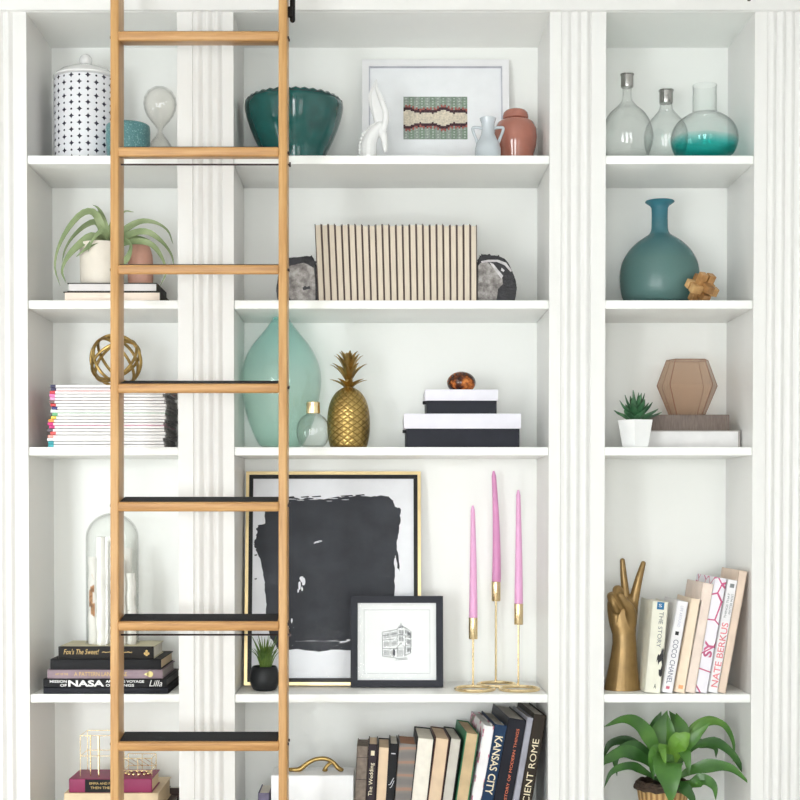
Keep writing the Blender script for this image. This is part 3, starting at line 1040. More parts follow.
# ---- framed pictures
def picture(name, label, cat, x0, x1, ytop, Yb, Yt, zs, layers, depth, mats, rec=0.004):
    """layers: list of (inset px, name, material, proud) for nested mouldings; last inset is the sheet"""
    h = Z(ytop, Yt) - zs
    th = math.atan2(Yt - Yb, h)
    Lh = h / math.cos(th)
    Sm = S((Yb + Yt) / 2)
    w = (x1 - x0) * Sm
    xc = X((x0 + x1) / 2, (Yb + Yt) / 2)
    M = Matrix.Translation((xc, Yb, zs + depth * math.sin(th) + .0002)) @ Matrix.Rotation(-th, 4, 'X')
    Lh -= depth * math.sin(th)
    o = thing(name, label, cat, (xc, Yb, zs))

    def bars(a, b, y0, y1, nm, m):
        """a rectangular ring between insets a and b (metres) with mitred bars"""
        bm = NB()
        for (ax, az, bx, bz, cx_, cz, dx, dz) in (
                (-w / 2 + a, a, w / 2 - a, a, w / 2 - b, b, -w / 2 + b, b), (w / 2 - a, a, w / 2 - a, Lh - a, w / 2 - b, Lh - b, w / 2 - b, b),
                (w / 2 - a, Lh - a, -w / 2 + a, Lh - a, -w / 2 + b, Lh - b, w / 2 - b, Lh - b), (-w / 2 + a, Lh - a, -w / 2 + a, a, -w / 2 + b, b, -w / 2 + b, Lh - b)):
            add_prism(bm, [(ax, az), (bx, bz), (cx_, cz), (dx, dz)], y0, y1, M)
        return obj(nm, bm, m, o)
    prev = 0.0
    for ins, nm, m, proud in layers:
        bars(prev, ins * Sm, proud, depth, nm, m)
        prev = ins * Sm
    bm = NB(); add_box(bm, -w / 2 + prev, w / 2 - prev, rec + .003, depth, prev, Lh - prev, 0, M=M)
    obj(mats[0], bm, mats[1], o)

    def uv(px, py):
        """photo position -> point on the sheet"""
        u = (px - (x0 + x1) / 2) * Sm
        v = Lh * (ymap[1] - py) / (ymap[1] - ytop)
        return u, v
    ymap = [ytop, None]
    ymap[1] = row_of(zs, Yb)
    return o, M, uv, rec + .003, (w, Lh, prev)


def sheet_poly(M, uv, pts, yl, bm, th=.0006):
    add_prism(bm, [uv(*p) for p in pts], yl - th, yl + .0004, M)


PANE = thin_glass('picture_glass', (1, 1, 1), .02, .02, edge=1.0)


def pane(pic):
    o, M, uv, yl, (w, Lh, pv) = pic
    bm = NB(); add_box(bm, -w / 2 + pv + .0005, w / 2 - pv - .0005, yl - .0028, yl - .0018, pv + .0005, Lh - pv - .0005, 0, M=M)
    obj('glazing', bm, PANE, o)


WHITEF = mat('white_frame_lacquer', (238, 238, 240), .3, var=.01)
MATB = mat('white_mat_board', (240, 242, 245), .8, var=.01)
pic = picture('framed_picture', 'white-framed woven zigzag artwork leaning at the back of the top shelf', 'picture', 362, 509.5, 59.5, .215, .255, S1,
              [(6.8, 'frame', WHITEF, 0.0), (8.0, 'inner_edge', mat('grey_inner_edge', (188, 188, 198), .5), .002)], .016, ('mat_board', MATB))
o, M, uv, yl, _ = pic
bm = NB()
ncol, nrow = 36, 32
cols = [(146, 156, 148), (128, 146, 130), (158, 92, 86), (70, 48, 54), (212, 202, 184), (176, 186, 176)]
ZIG = [(0, 5.2), (2.6, 6), (8.5, 3.3), (12.4, 4.6), (16, 3.2), (22, 6), (28, 3.3), (31.7, 4.6), (36, 3)]


def zig(c_):
    for (a, p), (b, q_) in zip(ZIG[:-1], ZIG[1:]):
        if c_ <= b: return p + (q_ - p) * (c_ - a) / (b - a)
    return 3


u0, v1 = uv(403.5, 96.3); u1, v0 = uv(467.5, 139.2)
for c_ in range(ncol):
    for r_ in range(nrow):
        rr_ = r_ if r_ < 16 else 31 - r_
        edge = int(round(15 - zig(c_)))
        k = rr_ - edge
        if k > 0: ci = 4
        elif k == 0: ci = 3
        elif k == -1: ci = 3
        elif k == -2: ci = 2 if c_ % 4 else 3
        elif k == -3: ci = 2 if c_ % 2 else 0
        else: ci = 5 if (c_ % 3 == 1 and rr_ % 2) else (1 if (c_ // 3) % 2 else 0)
        a, b = u0 + (u1 - u0) * c_ / ncol, u0 + (u1 - u0) * (c_ + 1) / ncol
        z1_, z0_ = v1 + (v0 - v1) * r_ / nrow, v1 + (v0 - v1) * (r_ + 1) / nrow
        f = bm.faces.new([bm.verts.new(M @ Vector((p, yl - .0006, q))) for p, q in ((a, z0_), (b, z0_), (b, z1_), (a, z1_))])
        f.material_index = ci
obj('woven_artwork', bm, [mat('thread_%d' % i, c_, .9, var=.1, vs=200) for i, c_ in enumerate(cols)], o)
pane(pic)

# ---- white ibex figure
Y = 0.10
bm = NB()
s = S(Y)


def limb(bm, pts, rads, n=14):
    P = smooth_path([W(a, b, Y + c) for a, b, c in pts], n)
    add_tube(bm, P, [r * s for r in lerp_list(rads, n)], 14, round_ends=True)


limb(bm, [(368.4, 155, 0), (368.8, 145, 0), (371.6, 136.5, 0), (376, 130.5, 0), (380.5, 128, 0)], [8.6, 8.2, 7.2, 6, 5.2])     # arched neck
limb(bm, [(380, 127, 0), (383.2, 135, -.004), (384.8, 144, -.006), (385.4, 150.5, -.006)], [5.4, 4.2, 2.9, 1.9], 12)        # lowered head
limb(bm, [(383.5, 129, -.008), (386, 118, -.010), (384.4, 108, -.012), (380, 97, -.012), (376.6, 88, -.010), (376.6, 79.5, -.008)], [3.4, 3.2, 3.0, 2.4, 1.6, .6], 18)
limb(bm, [(378, 127, .006), (375.5, 117, .008), (371.6, 106, .010), (370.4, 96, .010), (372.6, 88, .008), (375.6, 80.5, .006)], [3.2, 2.6, 2.3, 1.9, 1.4, .6], 18)
add_prism(bm, [(X(a_, Y), Z(b_, Y)) for a_, b_ in ((378, 127), (374, 116), (371.5, 104), (371, 95), (373, 87), (376, 82), (378, 92), (382, 103), (384.5, 112), (384, 124))], Y + .001, Y + .007)
limb(bm, [(379.5, 129, .01), (376, 124, .014), (374.5, 121, .016)], [1.8, 1.6, .7], 6)
for k in range(11):
    t_ = k / 10
    P = smooth_path([W(*p) for p in ((359.6, 153.5, Y), (360, 144, Y), (363.4, 134.5, Y), (369.5, 127.5, Y), (374.5, 124.5, Y))], 20)
    add_sphere(bm, P[int(t_ * 20)], 1.75 * s, 10, 8)
add_box(bm, X(360, Y), X(388, Y), Y - .022, Y + .022, S1, S1 + .006, .002)
bm = remesh(bm, .0011, 3)
for v in bm.verts: v.co.z = max(v.co.z, S1)
tag(obj('ibex_figurine', bm, WHITEC, origin=(X(374, Y), Y, S1), ang=80), 'white ceramic long-horned animal figure with beaded mane before the white frame', 'figurine')

# ---- small two-handled vase and ginger jar
Y = 0.07
cx = X(488, Y)
am = thing('two_handled_vase', 'small pale grey-blue vase with two winged handles', 'vase', (cx, Y, S1))
PALEB = mat('pale_blue_grey_glaze', (190, 197, 203), .15, var=.03, coat=.3)
bm = NB()
add_lathe(bm, L([(0, None), (12.2, None), (13, 154), (12.9, 149), (11.6, 143.6), (8.8, 139), (6.8, 134.5), (6.2, 129), (6.6, 123.5), (8.0, 119.6), (8.2, 118.4), (7.4, 118.2), (5.6, 122), (5.0, 128), (5.2, 136), (9, 146), (9, 152), (0, 152.5)], 488, S1, Y), cx, Y, 44)
obj('body', bm, PALEB, am)
for sg in (-1, 1):
    bm = NB()
    add_tube(bm, smooth_path([W(488 + sg * 5.2, 128.5, Y), W(488 + sg * 10, 127.6, Y), W(488 + sg * 15, 127.8, Y), W(488 + sg * 14.6, 132, Y), W(488 + sg * 12.2, 138, Y), W(488 + sg * 10.2, 144, Y)], 16), 1.5 * S(Y), 10, round_ends=True)
    obj('handle', bm, PALEB, am)
CORAL = mat('coral_glaze', (172, 110, 94), .1, var=.04, coat=.5)
Y = 0.16
cx = X(515.5, Y)
gj = thing('ginger_jar', 'glossy coral ginger jar with domed lid at right end of top shelf', 'jar', (cx, Y, S1))
bm = NB()
add_lathe(bm, L([(0, None), (17, None), (18.4, 154), (20.6, 147), (21.6, 138), (21.2, 130), (18.5, 123.5), (14, 120.4), (11, 119.6), (10, 119), (0, 119)], 515, S1, Y), cx, Y, 56)
obj('body', bm, CORAL, gj)
bm = NB()
add_lathe(bm, L([(0, 119.6), (11.8, 119.6), (12.8, 118.8), (12.9, 116.4), (12.2, 113.4), (10, 110.9), (6, 109.5), (2.5, 109.1), (0, 109)], 515, S1, Y), cx, Y, 48)
obj('lid', bm, CORAL, gj)

REF = 270.0
# ---- agate bookends
ag_face = NT('grey_agate_face')
sp = ag_face.noise(55, 8, None, .65)
ag_face.l(ag_face.ramp(sp, [(0.25, (70, 66, 66)), (0.45, (128, 122, 120)), (0.62, (168, 164, 160)), (0.8, (190, 186, 184))]), ag_face.b.inputs['Base Color'])
ag_face.b.inputs['Roughness'].default_value = .25
ag_rim = mat('black_agate_rind', (24, 22, 28), .35, var=.3, vs=70, bump=.8, bs=160)
ag_lite = mat('pale_quartz_band', (196, 192, 194), .3, var=.08, vs=90)


def densify(poly, n=6, jit=.0):
    out = []
    for i in range(len(poly)):
        a, b = Vector(poly[i]), Vector(poly[(i + 1) % len(poly)])
        for k in range(n):
            p = a.lerp(b, k / n)
            if jit and 0 < k: p += Vector((random.uniform(-jit, jit), random.uniform(-jit, jit)))
            out.append((p.x, p.y))
    return out


def agate(label, outline, face, extra, Y0, Y1):
    pts = [(X(a, Y0), max(Z(b, Y0), S2) if b < 299 else S2) for a, b in outline]
    xc = sum(p[0] for p in pts) / len(pts)
    o = thing('agate_bookend', label, 'bookend', (xc, (Y0 + Y1) / 2, S2), 'agate bookends')
    bm = NB()
    add_prism(bm, [(p[0], max(p[1], S2)) for p in densify(pts, 4, .0006)], Y0, Y1, bev=.004)
    obj('rind', bm, ag_rim, o, ang=25)
    bm = NB()
    fp = [(X(a, Y0), Z(b, Y0) if b < 299 else S2 + .0005) for a, b in face]
    add_prism(bm, densify(fp, 3, .0006), Y0 - .0022, Y0 + .003)
    obj('polished_face', bm, ag_face.m, o)
    for e in extra:
        bm = NB(); add_prism(bm, [(X(a, Y0), Z(b, Y0) if b < 299 else S2 + .0005) for a, b in e[0]], Y0 - .003 - e[2], Y0 + .002)
        obj(e[3], bm, e[1], o)


agate('dark-rimmed grey agate bookend at the left end of the beige book row', [(276, 291), (277.5, 280), (280, 267), (284, 259), (291, 257.2), (299, 257), (307, 255.6), (313, 257), (316, 264), (317, 280), (317.4, 300), (278, 300)],
      [(283, 268), (290, 266), (297, 264.2), (304, 263), (310, 266), (314, 268), (315.2, 280), (315.4, 300), (292, 300), (287, 293), (283, 284)],
      [([(302.5, 288), (305, 286), (307, 287.2), (309.5, 286), (310.5, 289), (307, 289.5), (303.5, 290.5)], ag_rim, .0004, 'dark_vein')], .05, .14)
agate('black-rimmed agate bookend with hollow at the right end of the beige book row', [(477.4, 264), (479, 257), (483, 254.2), (489, 255.2), (497, 255.4), (503, 257.6), (508, 262), (512, 270), (515.5, 279), (517, 287), (516, 295), (514.5, 300), (477.6, 300)],
      [(478, 266), (481, 262.8), (488, 262.4), (493, 268), (502, 278), (503, 284), (498, 289), (496, 300), (478, 300)],
      [([(489.5, 262.5), (493, 264), (503, 276), (501.5, 279), (495, 271)], ag_lite, .0006, 'quartz_band'),
       ([(481, 261.4), (488, 260), (498, 260), (506, 263), (512, 271), (510.8, 272), (504.5, 265.2), (497, 262), (488, 262), (482, 263.2)], ag_lite, .0006, 'quartz_band'),
       ([(501.5, 268), (504.5, 270.5), (503.6, 272), (501, 270.5)], ag_lite, .0006, 'quartz_band')], .05, .13)

# ---- row of twenty-four beige books, fore-edges out
nb = 24
BEIGEP = mat('beige_fore_edge', (218, 206, 188), .85, var=.05, vs=30, scale=(40, 3, 1))
BRNC = mat('brown_grey_cover', (92, 76, 72), .7, var=.08)
x_t0, x_t1, x_b0, x_b1 = 314.6, 477.0, 318.0, 477.2
Yf = .035
for i in range(nb):
    xt = x_t0 + (x_t1 - x_t0) * i / nb
    xb = x_b0 + (x_b1 - x_b0) * i / nb
    lean = math.degrees(math.atan2(xt - xb, 76.0))
    wb = (x_b1 - x_b0) / nb - .05
    lab = ('beige fore-edge-out book, %s from the left agate bookend' % ORD[i]) if i < 12 else ('beige fore-edge-out book, %s from the right agate bookend' % ORD[nb - 1 - i])
    standing_book('book', lab, xt, 224.2 + random.uniform(-.4, .8), wb, lean, S2, BRNC, BEIGEP, 'pages', Yf, .15, 'row of beige books between the agates', ct=.0022, fore=.0022)

REF = 400.0
# ---- third shelf: sea-green demijohn, small bottle, pineapple, boxes, stone
SEA = frosted_glass('sea_green_glass', (206, 244, 230), (.95, .99, .98), .18, .08, (166, 230, 226), (0.0, .32), (230, 250, 241))
Y = 0.168
cx = X(281, Y)
bm = NB()
pr = [(0, 447), (19, 447), (22, 445), (27, 436), (33, 420), (38, 400), (40.2, 383), (39.2, 370), (35.5, 358), (29, 346), (21, 336), (14.5, 328), (10, 321.5), (8.2, 318)]
P = L(pr, 281, S3, Y)
P = [(r, max(z, S3)) for r, z in P]
sm = smooth_path([(r, 0, z) for r, z in P[2:]], 40)
P = P[:2] + [(p.x, p.z) for p in sm]
zt_ = P[-1][1]
P += [(.0235, zt_ + .004), (.0235, zt_ + .009), (.019, zt_ + .009), (.0185, zt_ - .004)]
inner = [(max(p.x - .003, .001), p.z) for p in sm][::-1]
P += inner + [(.045, S3 + .006), (0, S3 + .006)]
add_lathe(bm, P, cx, Y, 64)
tag(obj('glass_demijohn', bm, SEA, origin=(cx, Y, S3), ang=60), 'large pale sea-green glass bottle vase behind the ladder rail', 'vase')

Y = 0.046
cx = X(313, Y)
sb = thing('round_bottle', 'small round clear glass bottle with brass cap in front of the sea-green vase', 'bottle', (cx, Y, S3))
bm = NB()
pr = [(0, 447.2), (9, 447.2), (13, 444.5), (16, 438), (16.8, 430.5), (15.5, 423.5), (12, 418), (7.5, 414.5), (6, 413), (6, 411)]
sm = smooth_path([(r * S(Y), 0, max(Z(y, Y), S3 + .0002)) for r, y in pr], 32)
inn = [(max(p.x - .0018, 0), p.z + (.0022 if i < 6 else 0)) for i, p in enumerate(sm)][::-1]
add_lathe(bm, [(p.x, p.z) for p in sm] + inn, cx, Y, 44)
obj('glass_body', bm, CLEAR, sb)
bm = NB()
add_lathe(bm, L([(0, 413.5), (6.8, 413.5), (7, 412.5), (6.8, 404.5), (6.9, 402.6), (6.4, 402), (0, 402)], 308, S3, Y), cx, Y, 32)
obj('cap', bm, GOLD, sb)

tp = NT('gold_pineapple_skin')
sp = tp.n('ShaderNodeSeparateXYZ'); tp.l(tp.coord(), sp.inputs[0])
ang = tp.math('ARCTAN2', sp.outputs[0], tp.math('MULTIPLY', sp.outputs[1], -1))
u = tp.math('MULTIPLY', ang, 14.0)
v = tp.math('MULTIPLY', sp.outputs[2], 390.0)
h1 = tp.math('ABSOLUTE', tp.math('SINE', tp.math('MULTIPLY', tp.math('ADD', u, v), .5)))
h2 = tp.math('ABSOLUTE', tp.math('SINE', tp.math('MULTIPLY', tp.math('SUBTRACT', u, v), .5)))
hh = tp.math('MINIMUM', h1, h2)
tp.l(tp.ramp(hh, [(0.0, (112, 88, 46)), (0.35, (180, 152, 92))]), tp.b.inputs['Base Color'])
tp.b.inputs['Metallic'].default_value = 1
tp.b.inputs['Roughness'].default_value = .34
tp.bump(hh, .6, .002)
Y = 0.095
cx = X(348.5, Y)
pa = thing('pineapple_ornament', 'gold metal pineapple with spiky leaf crown', 'ornament', (cx, Y, S3))
bm = NB()
sm = smooth_path([(r * S(Y), 0, max(Z(y, Y), S3)) for r, y in [(17.5, 447.6), (19, 445), (21, 434), (21.4, 421), (20.2, 409), (17.4, 400), (13, 393), (8, 389), (5, 387.5)]], 30)
add_lathe(bm, [(0, S3)] + [(p.x, p.z) for p in sm] + [(0, sm[-1].z)], cx, Y, 56)
obj('body', bm, tp.m, pa)
bm = NB()
c0 = W(348.5, 388, Y)
add_tube(bm, [c0 - Vector((0, 0, .004)), c0 + Vector((0, 0, .055))], [.011, .006], 12)
tiers = [(0, 8, 19, 8.5, .30), (8, 8, 19, 17, .2), (14, 7, 15, 21, .7), (18, 6, 10, 21, 1.2), (20, 4, 4, 18, 2)]
for ti, (hz, nn, out, up, st) in enumerate(tiers):
    for k in range(nn):
        a = 2 * PI * (k + .5 * (ti % 2)) / nn + .2
        d = Vector((math.cos(a), math.sin(a), 0))
        b0 = c0 + Vector((0, 0, hz * s * .9))
        add_leaf(bm, [b0 + d * 2 * s, b0 + d * out * .45 * s + Vector((0, 0, up * .55 * s)), b0 + d * out * .8 * s + Vector((0, 0, up * .88 * s)), b0 + d * out * s + Vector((0, 0, up * .97 * s))],
                 7.5 * s, 8, .35, .0012, face=d * -.3 + Vector((0, 0, 1)) if out > 6 else d)
obj('leaf_crown', bm, GOLDANT, pa)

BOXB = mat('black_navy_box_paper', (26, 28, 39), .55, var=.08, spec=.3)
LIDW = mat('white_box_lid_paper', (230, 228, 238), .6, var=.01)


def lidded_box(label, lx0, lx1, bx0, bx1, ylt, ylb, zb, Yf, depth, tabx, taby):
    zlt, zlb = Z(ylt, Yf), Z(ylb, Yf)
    o = thing('storage_box', label, 'box', (X((lx0 + lx1) / 2, Yf), Yf + depth / 2, zb), 'stacked storage boxes')
    bm = NB(); add_box(bm, X(bx0, Yf), X(bx1, Yf), Yf + .003, Yf + depth - .003, zb, zlt - .003, .001, 1); obj('body', bm, BOXB, o)
    bm = NB(); add_box(bm, X(lx0, Yf), X(lx1, Yf), Yf, Yf + depth, zlb, zlt, .0012, 2); obj('lid', bm, LIDW, o)
    bm = NB(); add_box(bm, X(bx0, Yf) - .009, X(bx0, Yf) + .002, Yf + .02, Yf + .034, Z(taby + 1.5, Yf), Z(taby - 1.5, Yf), .001, 1); obj('tab', bm, DARKCOV, o)
    return zlt


zA = lidded_box('large black storage box with white lid under the smaller box', 404, 521, 406.3, 519.7, 413.6, 428.6, S3, .025, .215, 402, 431)
zB = lidded_box('small black storage box with white lid under the mottled stone', 425, 498, 426.5, 496.8, 389.4, 400.6, zA, .035, .16, 424, 402)
ts = NT('tortoiseshell_stone')
nz = ts.noise(38, 5, None, .6)
ts.l(ts.ramp(nz, [(0.38, (40, 22, 14)), (0.5, (86, 40, 16)), (0.58, (178, 94, 34)), (0.7, (226, 150, 70))]), ts.b.inputs['Base Color'])
ts.b.inputs['Roughness'].default_value = .1
Y = 0.10
bm = NB()
vs = add_sphere(bm, (X(461.3, Y), Y, 0), (14.4 * S(Y), 12.5 * S(Y), 1), 32, 18)
hh_ = Z(371.6, Y) - zB
for v in bm.verts:
    q = v.co.z
    v.co.z = zB + hh_ * max(0, min(1, (q + .8) / 1.8))
tag(obj('polished_stone', bm, ts.m, origin=(X(461.3, Y), Y, zB), ang=60), 'mottled amber and brown polished stone on the small box', 'stone')

REF = 590.0
# ---- fourth shelf: large gold frame with brushed black painting
GOLDF = mat('gold_frame_leaf', (224, 200, 150), .3, 0.6, var=.04)
BLKF = mat('black_frame_lacquer', (16, 13, 13), .4, spec=.3)
ARTW = mat('white_art_paper', (240, 241, 246), .8, var=.01)
CHAR = mat('charcoal_paint', (60, 62, 68), .7, var=.08, vs=18, spec=.3)
pic = picture('framed_picture', 'large gold-framed painting of a black brushed block leaning at the back', 'picture', 245, 421, 471.5, .165, .240, S4,
              [(3.2, 'frame', GOLDF, 0.0), (7.2, 'inner_frame', BLKF, .003)], .02, ('art_paper', ARTW))
o, M, uv, yl, _ = pic
outl = [(264.6, 509), (265, 502), (277, 498.2), (290, 497.6), (300, 499.6), (308, 498), (320, 499.4), (333, 497.6), (344, 497), (356, 496), (368, 496.6), (380, 495.6), (389, 496.8), (393.5, 501), (395, 507),
        (400.3, 508.6), (400.6, 518), (399.4, 529), (398, 536), (397, 547), (398.8, 560), (399.6, 574), (397.4, 568), (395.4, 556), (394.2, 561), (395, 578), (394.4, 595), (393.6, 615), (394, 640), (390, 650), (370, 651), (350, 651.6), (330, 651), (320, 653.2), (311, 652.2), (295, 650.5), (279, 651),
        (275, 645), (270.6, 640), (267, 625), (266, 610), (265.6, 596), (264.5, 586), (263, 574), (260.4, 562), (256.5, 553), (253.6, 547), (254, 541), (256.6, 534), (255.4, 529), (258.5, 525.5), (264.6, 524)]
bm = NB()
fine = []
for i in range(len(outl)):
    a, b = Vector(outl[i]), Vector(outl[(i + 1) % len(outl)])
    for k in range(4):
        p = a.lerp(b, k / 4) + (Vector((random.uniform(-.8, .8), random.uniform(-.8, .8))) if k else Vector((0, 0)))
        fine.append((p.x, p.y))
sheet_poly(M, uv, fine, yl, bm)
for x_, y_, l_ in ((284, 497.2, 9), (300, 497.0, 8), (311, 496.6, 9), (340, 495.9, 12), (355, 495.1, 9), (253, 545, 4), (253.6, 556, 3), (254, 580, 2.5)):
    sheet_poly(M, uv, [(x_, y_), (x_ + l_, y_ - .8), (x_ + l_ * 1.1, y_ + .4), (x_ + 1, y_ + 1)], yl, bm)
obj('brushed_block', bm, CHAR, o)
bm = NB()
for x_, y_, w_, h_ in ((301.5, 580, 2.6, 4), (303.4, 583, 1.8, 5), (299.6, 587, 1.6, 6), (298.2, 592, 1.2, 2.4), (302, 590, 1, 3), (317, 543, 3, .9), (320, 542, 2, .7), (314.6, 544, 1.2, .6), (344, 643, 4.5, .9), (348.5, 641.4, 3, 1.2), (341, 644, 1.2, .7), (290, 499.4, 8, .35), (300, 500.4, 5, .4), (314, 499.8, 7, .35), (333, 498.8, 6, .4), (345, 500, 5, .3), (329, 501.4, 4, .3), (289, 636, 1.5, 3), (292, 622, 1, 3)):
    pp = [(x_ + w_ * math.cos(a_) * random.uniform(.6, 1.1), y_ + h_ * math.sin(a_) * random.uniform(.6, 1.1)) for a_ in [k * PI / 4 for k in range(8)]]
    sheet_poly(M, uv, pp, yl, bm, .0010)
for k in range(14):
    x_ = 296 + k * 3.4
    sheet_poly(M, uv, [(x_, 642.4 + .5 * math.sin(k)), (x_ + 2.6, 642.2 + .5 * math.sin(k + 1)), (x_ + 2.6, 642.5), (x_, 642.7)], yl, bm, .0010)
obj('paper_flecks', bm, ARTW, o)
pane(pic)

# ---- small black frame with house sketch
NAVYF = mat('navy_black_frame', (24, 26, 38), .45, var=.06, spec=.3)
pic = picture('framed_picture', 'small black-framed ink sketch of a house leaning on the larger painting', 'picture', 350.6, 443.2, 596, .135, .158, S4,
              [(7, 'frame', NAVYF, 0.0)], .016, ('mat_board', mat('bright_mat_board', (240, 242, 242), .8, var=.005)), .003)
o, M, uv, yl, _ = pic
bm = NB()


def ln(x0, y0, x1, y1, w=.35):
    d = Vector((x1 - x0, y1 - y0)).normalized(); q = Vector((-d.y, d.x)) * w
    sheet_poly(M, uv, [(x0 + q.x, y0 + q.y), (x1 + q.x, y1 + q.y), (x1 - q.x, y1 - q.y), (x0 - q.x, y0 - q.y)], yl, bm, .0007)


INK = mat('grey_black_ink', (92, 94, 100), .8, var=.3, vs=500)


def win(x, y, w_, h_, dark=.22):
    for a in ((x, y, x + w_, y), (x + w_, y, x + w_, y + h_), (x, y + h_, x + w_, y + h_), (x, y, x, y + h_), (x + w_ / 2, y, x + w_ / 2, y + h_), (x, y + h_ / 2, x + w_, y + h_ / 2)): ln(*a, dark)


# three-storey house drawn in corner view: left wing, gabled middle, shaded right side
for a in ((382.2, 632.6, 382.6, 656.6), (382.2, 632.6, 397, 629.8), (382.6, 656.6, 396.6, 658.6), (390, 630.8, 390.2, 657.6), (397.2, 629.6, 397.4, 645), (382.3, 640.6, 397.2, 639.2), (382.5, 649, 397.2, 649.2), (382.4, 636, 397, 633.6),
          (405.4, 629, 405.6, 656), (411.2, 632.6, 411, 653), (405.6, 636.8, 411.2, 638.4), (405.6, 646, 411, 646.6), (405.6, 656, 411, 653), (404.8, 627.4, 411.6, 632.6), (397, 629.6, 401, 625), (401, 625, 405.2, 628.6), (401, 623, 401, 625.4),
          (396.4, 648.6, 401, 643.2), (401, 643.2, 405.6, 648.6), (396.4, 648.6, 405.6, 648.6), (397.6, 648.6, 397.6, 657.6), (404.6, 648.6, 404.6, 657), (396, 659.4, 406.8, 658.4), (394.8, 660.6, 408, 659.6)):
    ln(*a, .2)
for x_, y_ in ((384, 634.2), (386.8, 633.8), (391.8, 632.6), (394.4, 632.2), (384, 642.4), (386.8, 642.2), (391.8, 641.6), (394.4, 641.4), (384, 651), (386.8, 651.2), (391.6, 651.4)): win(x_, y_, 1.8, 4.4, .13)
for x_, y_ in ((399.2, 630.6), (401.8, 630.8), (399.2, 637), (401.8, 637.2), (407, 632), (409, 633.4), (407, 640), (409, 640.6), (407, 648.2), (409, 648.4)): win(x_, y_, 1.5, 4.2, .16)
for k in range(9): ln(405.8 + k * .6, 629.6 + k * .4, 405.8 + k * .6, 633 + k * .5, .1)
for k in range(7): ln(393.2 + .3 * k, 649.6, 393.2 + .3 * k, 657.6 - .3 * k, .14)
for k in range(6): ln(398.4 + k * .9, 650, 398.4 + k * .9, 657, .12)
for k in range(8): ln(397.6 + k * .9, 634.8 + (k % 2) * .3, 398.2 + k * .9, 635.8, .25)
for k in range(7): ln(398.4 + k * .7, 628.4, 399 + k * .6, 626.6, .22)
obj('house_sketch', bm, INK, o)
bm = NB()
for a in ((364, 610, 430, 610), (430, 610, 430, 674), (430, 674, 364, 674), (364, 674, 364, 610)): ln(*a, .3)
obj('mat_line', bm, mat('pale_grey_line', (205, 208, 208), .8), o)
pane(pic)

# ---- brass triple candle holder and pink candles
ch = thing('candle_holder', 'brass triple candle holder with ring feet at right end of shelf', 'candle holder', (X(497, .1), .10, S4))
spec = [(473.2, 475, .085, .135, 617.6, 639, 505.5, 'shorter'), (496, 497, .178, .228, 581.5, 601, 471, 'tall'), (518.6, 519.5, .085, .135, 603.6, 624.5, 490, 'mid')]
cup_tops = []
for px, rx, yc, ys, ct_, cb, tip, nm in spec:
    bm = NB()
    R = 20.5 * S(yc); c = Vector((X(rx, yc), yc, S4 + .0041))
    R = min(R, .0495)
    add_tube(bm, [c + Vector((R * math.cos(2 * PI * k / 48), R * math.sin(2 * PI * k / 48), 0)) for k in range(48)], .0040, 8, closed=True)
    obj('ring_foot', bm, GOLD, ch)
    bm = NB(); ysx = min(ys, yc + R)
    add_tube(bm, [(X(px, ysx), ysx, S4 + .003), (X(px, ysx), ysx, Z(cb, ysx) + .002)], .0026, 10); add_sphere(bm, (X(px, ysx), ysx, S4 + .006), .005, 12, 8)
    obj('stem', bm, GOLD, ch)
    bm = NB(); q = S(ysx)
    add_lathe(bm, [(0, Z(cb, ysx)), (4.2 * q, Z(cb, ysx)), (4.5 * q, Z(cb - .6, ysx)), (4.5 * q, Z(ct_ + .4, ysx)), (4.4 * q, Z(ct_, ysx)), (4.1 * q, Z(ct_, ysx)), (4.1 * q, Z(cb - 2, ysx)), (0, Z(cb - 2, ysx))], X(px, ysx), ysx, 28)
    obj('candle_cup', bm, GOLD, ch)
    cup_tops.append((px, ysx, Z(cb - 2, ysx), tip, q))
PINK = mat('pink_wax', (232, 172, 214), .4, var=.02, sss=.15)
PINK2 = mat('deeper_pink_wax', (222, 150, 198), .4, var=.02, sss=.15)
for (px, yy, z0, tip, q), bend, lb, pm, rb in zip(cup_tops, ((-.6, .2), (-2.6, .9), (-.6, .2)), ('shortest pink taper candle, in the left cup of the brass holder', 'tallest pink taper candle, slightly bent, in the middle cup', 'pale pink taper candle in the right cup of the brass holder'), (PINK, PINK2, PINK), (4.0, 4.2, 4.0)):
    zt_ = Z(tip, yy)
    n = 26
    pts, rd = [], []
    for k in range(n + 1):
        t_ = k / n
        pts.append((X(px, yy) + (bend[0] * t_ * t_ + bend[1] * math.sin(PI * t_)) * q, yy, z0 + (zt_ - z0) * t_))
        rd.append(q * (rb if t_ < .12 else rb * (1.12 - .62 * (t_ ** 1.3)) * (1 if t_ < .985 else max(.45, (1.0 - t_) / .015 * .55 + .45))))
    rd = [min(r, 4.05 * q) if pts[k][2] < z0 + .05 else r for k, r in enumerate(rd)]
    bm = NB(); add_tube(bm, pts, rd, 20)
    tag(obj('taper_candle', bm, pm, origin=(X(px, yy), yy, z0)), lb, 'candle', 'pink taper candles')

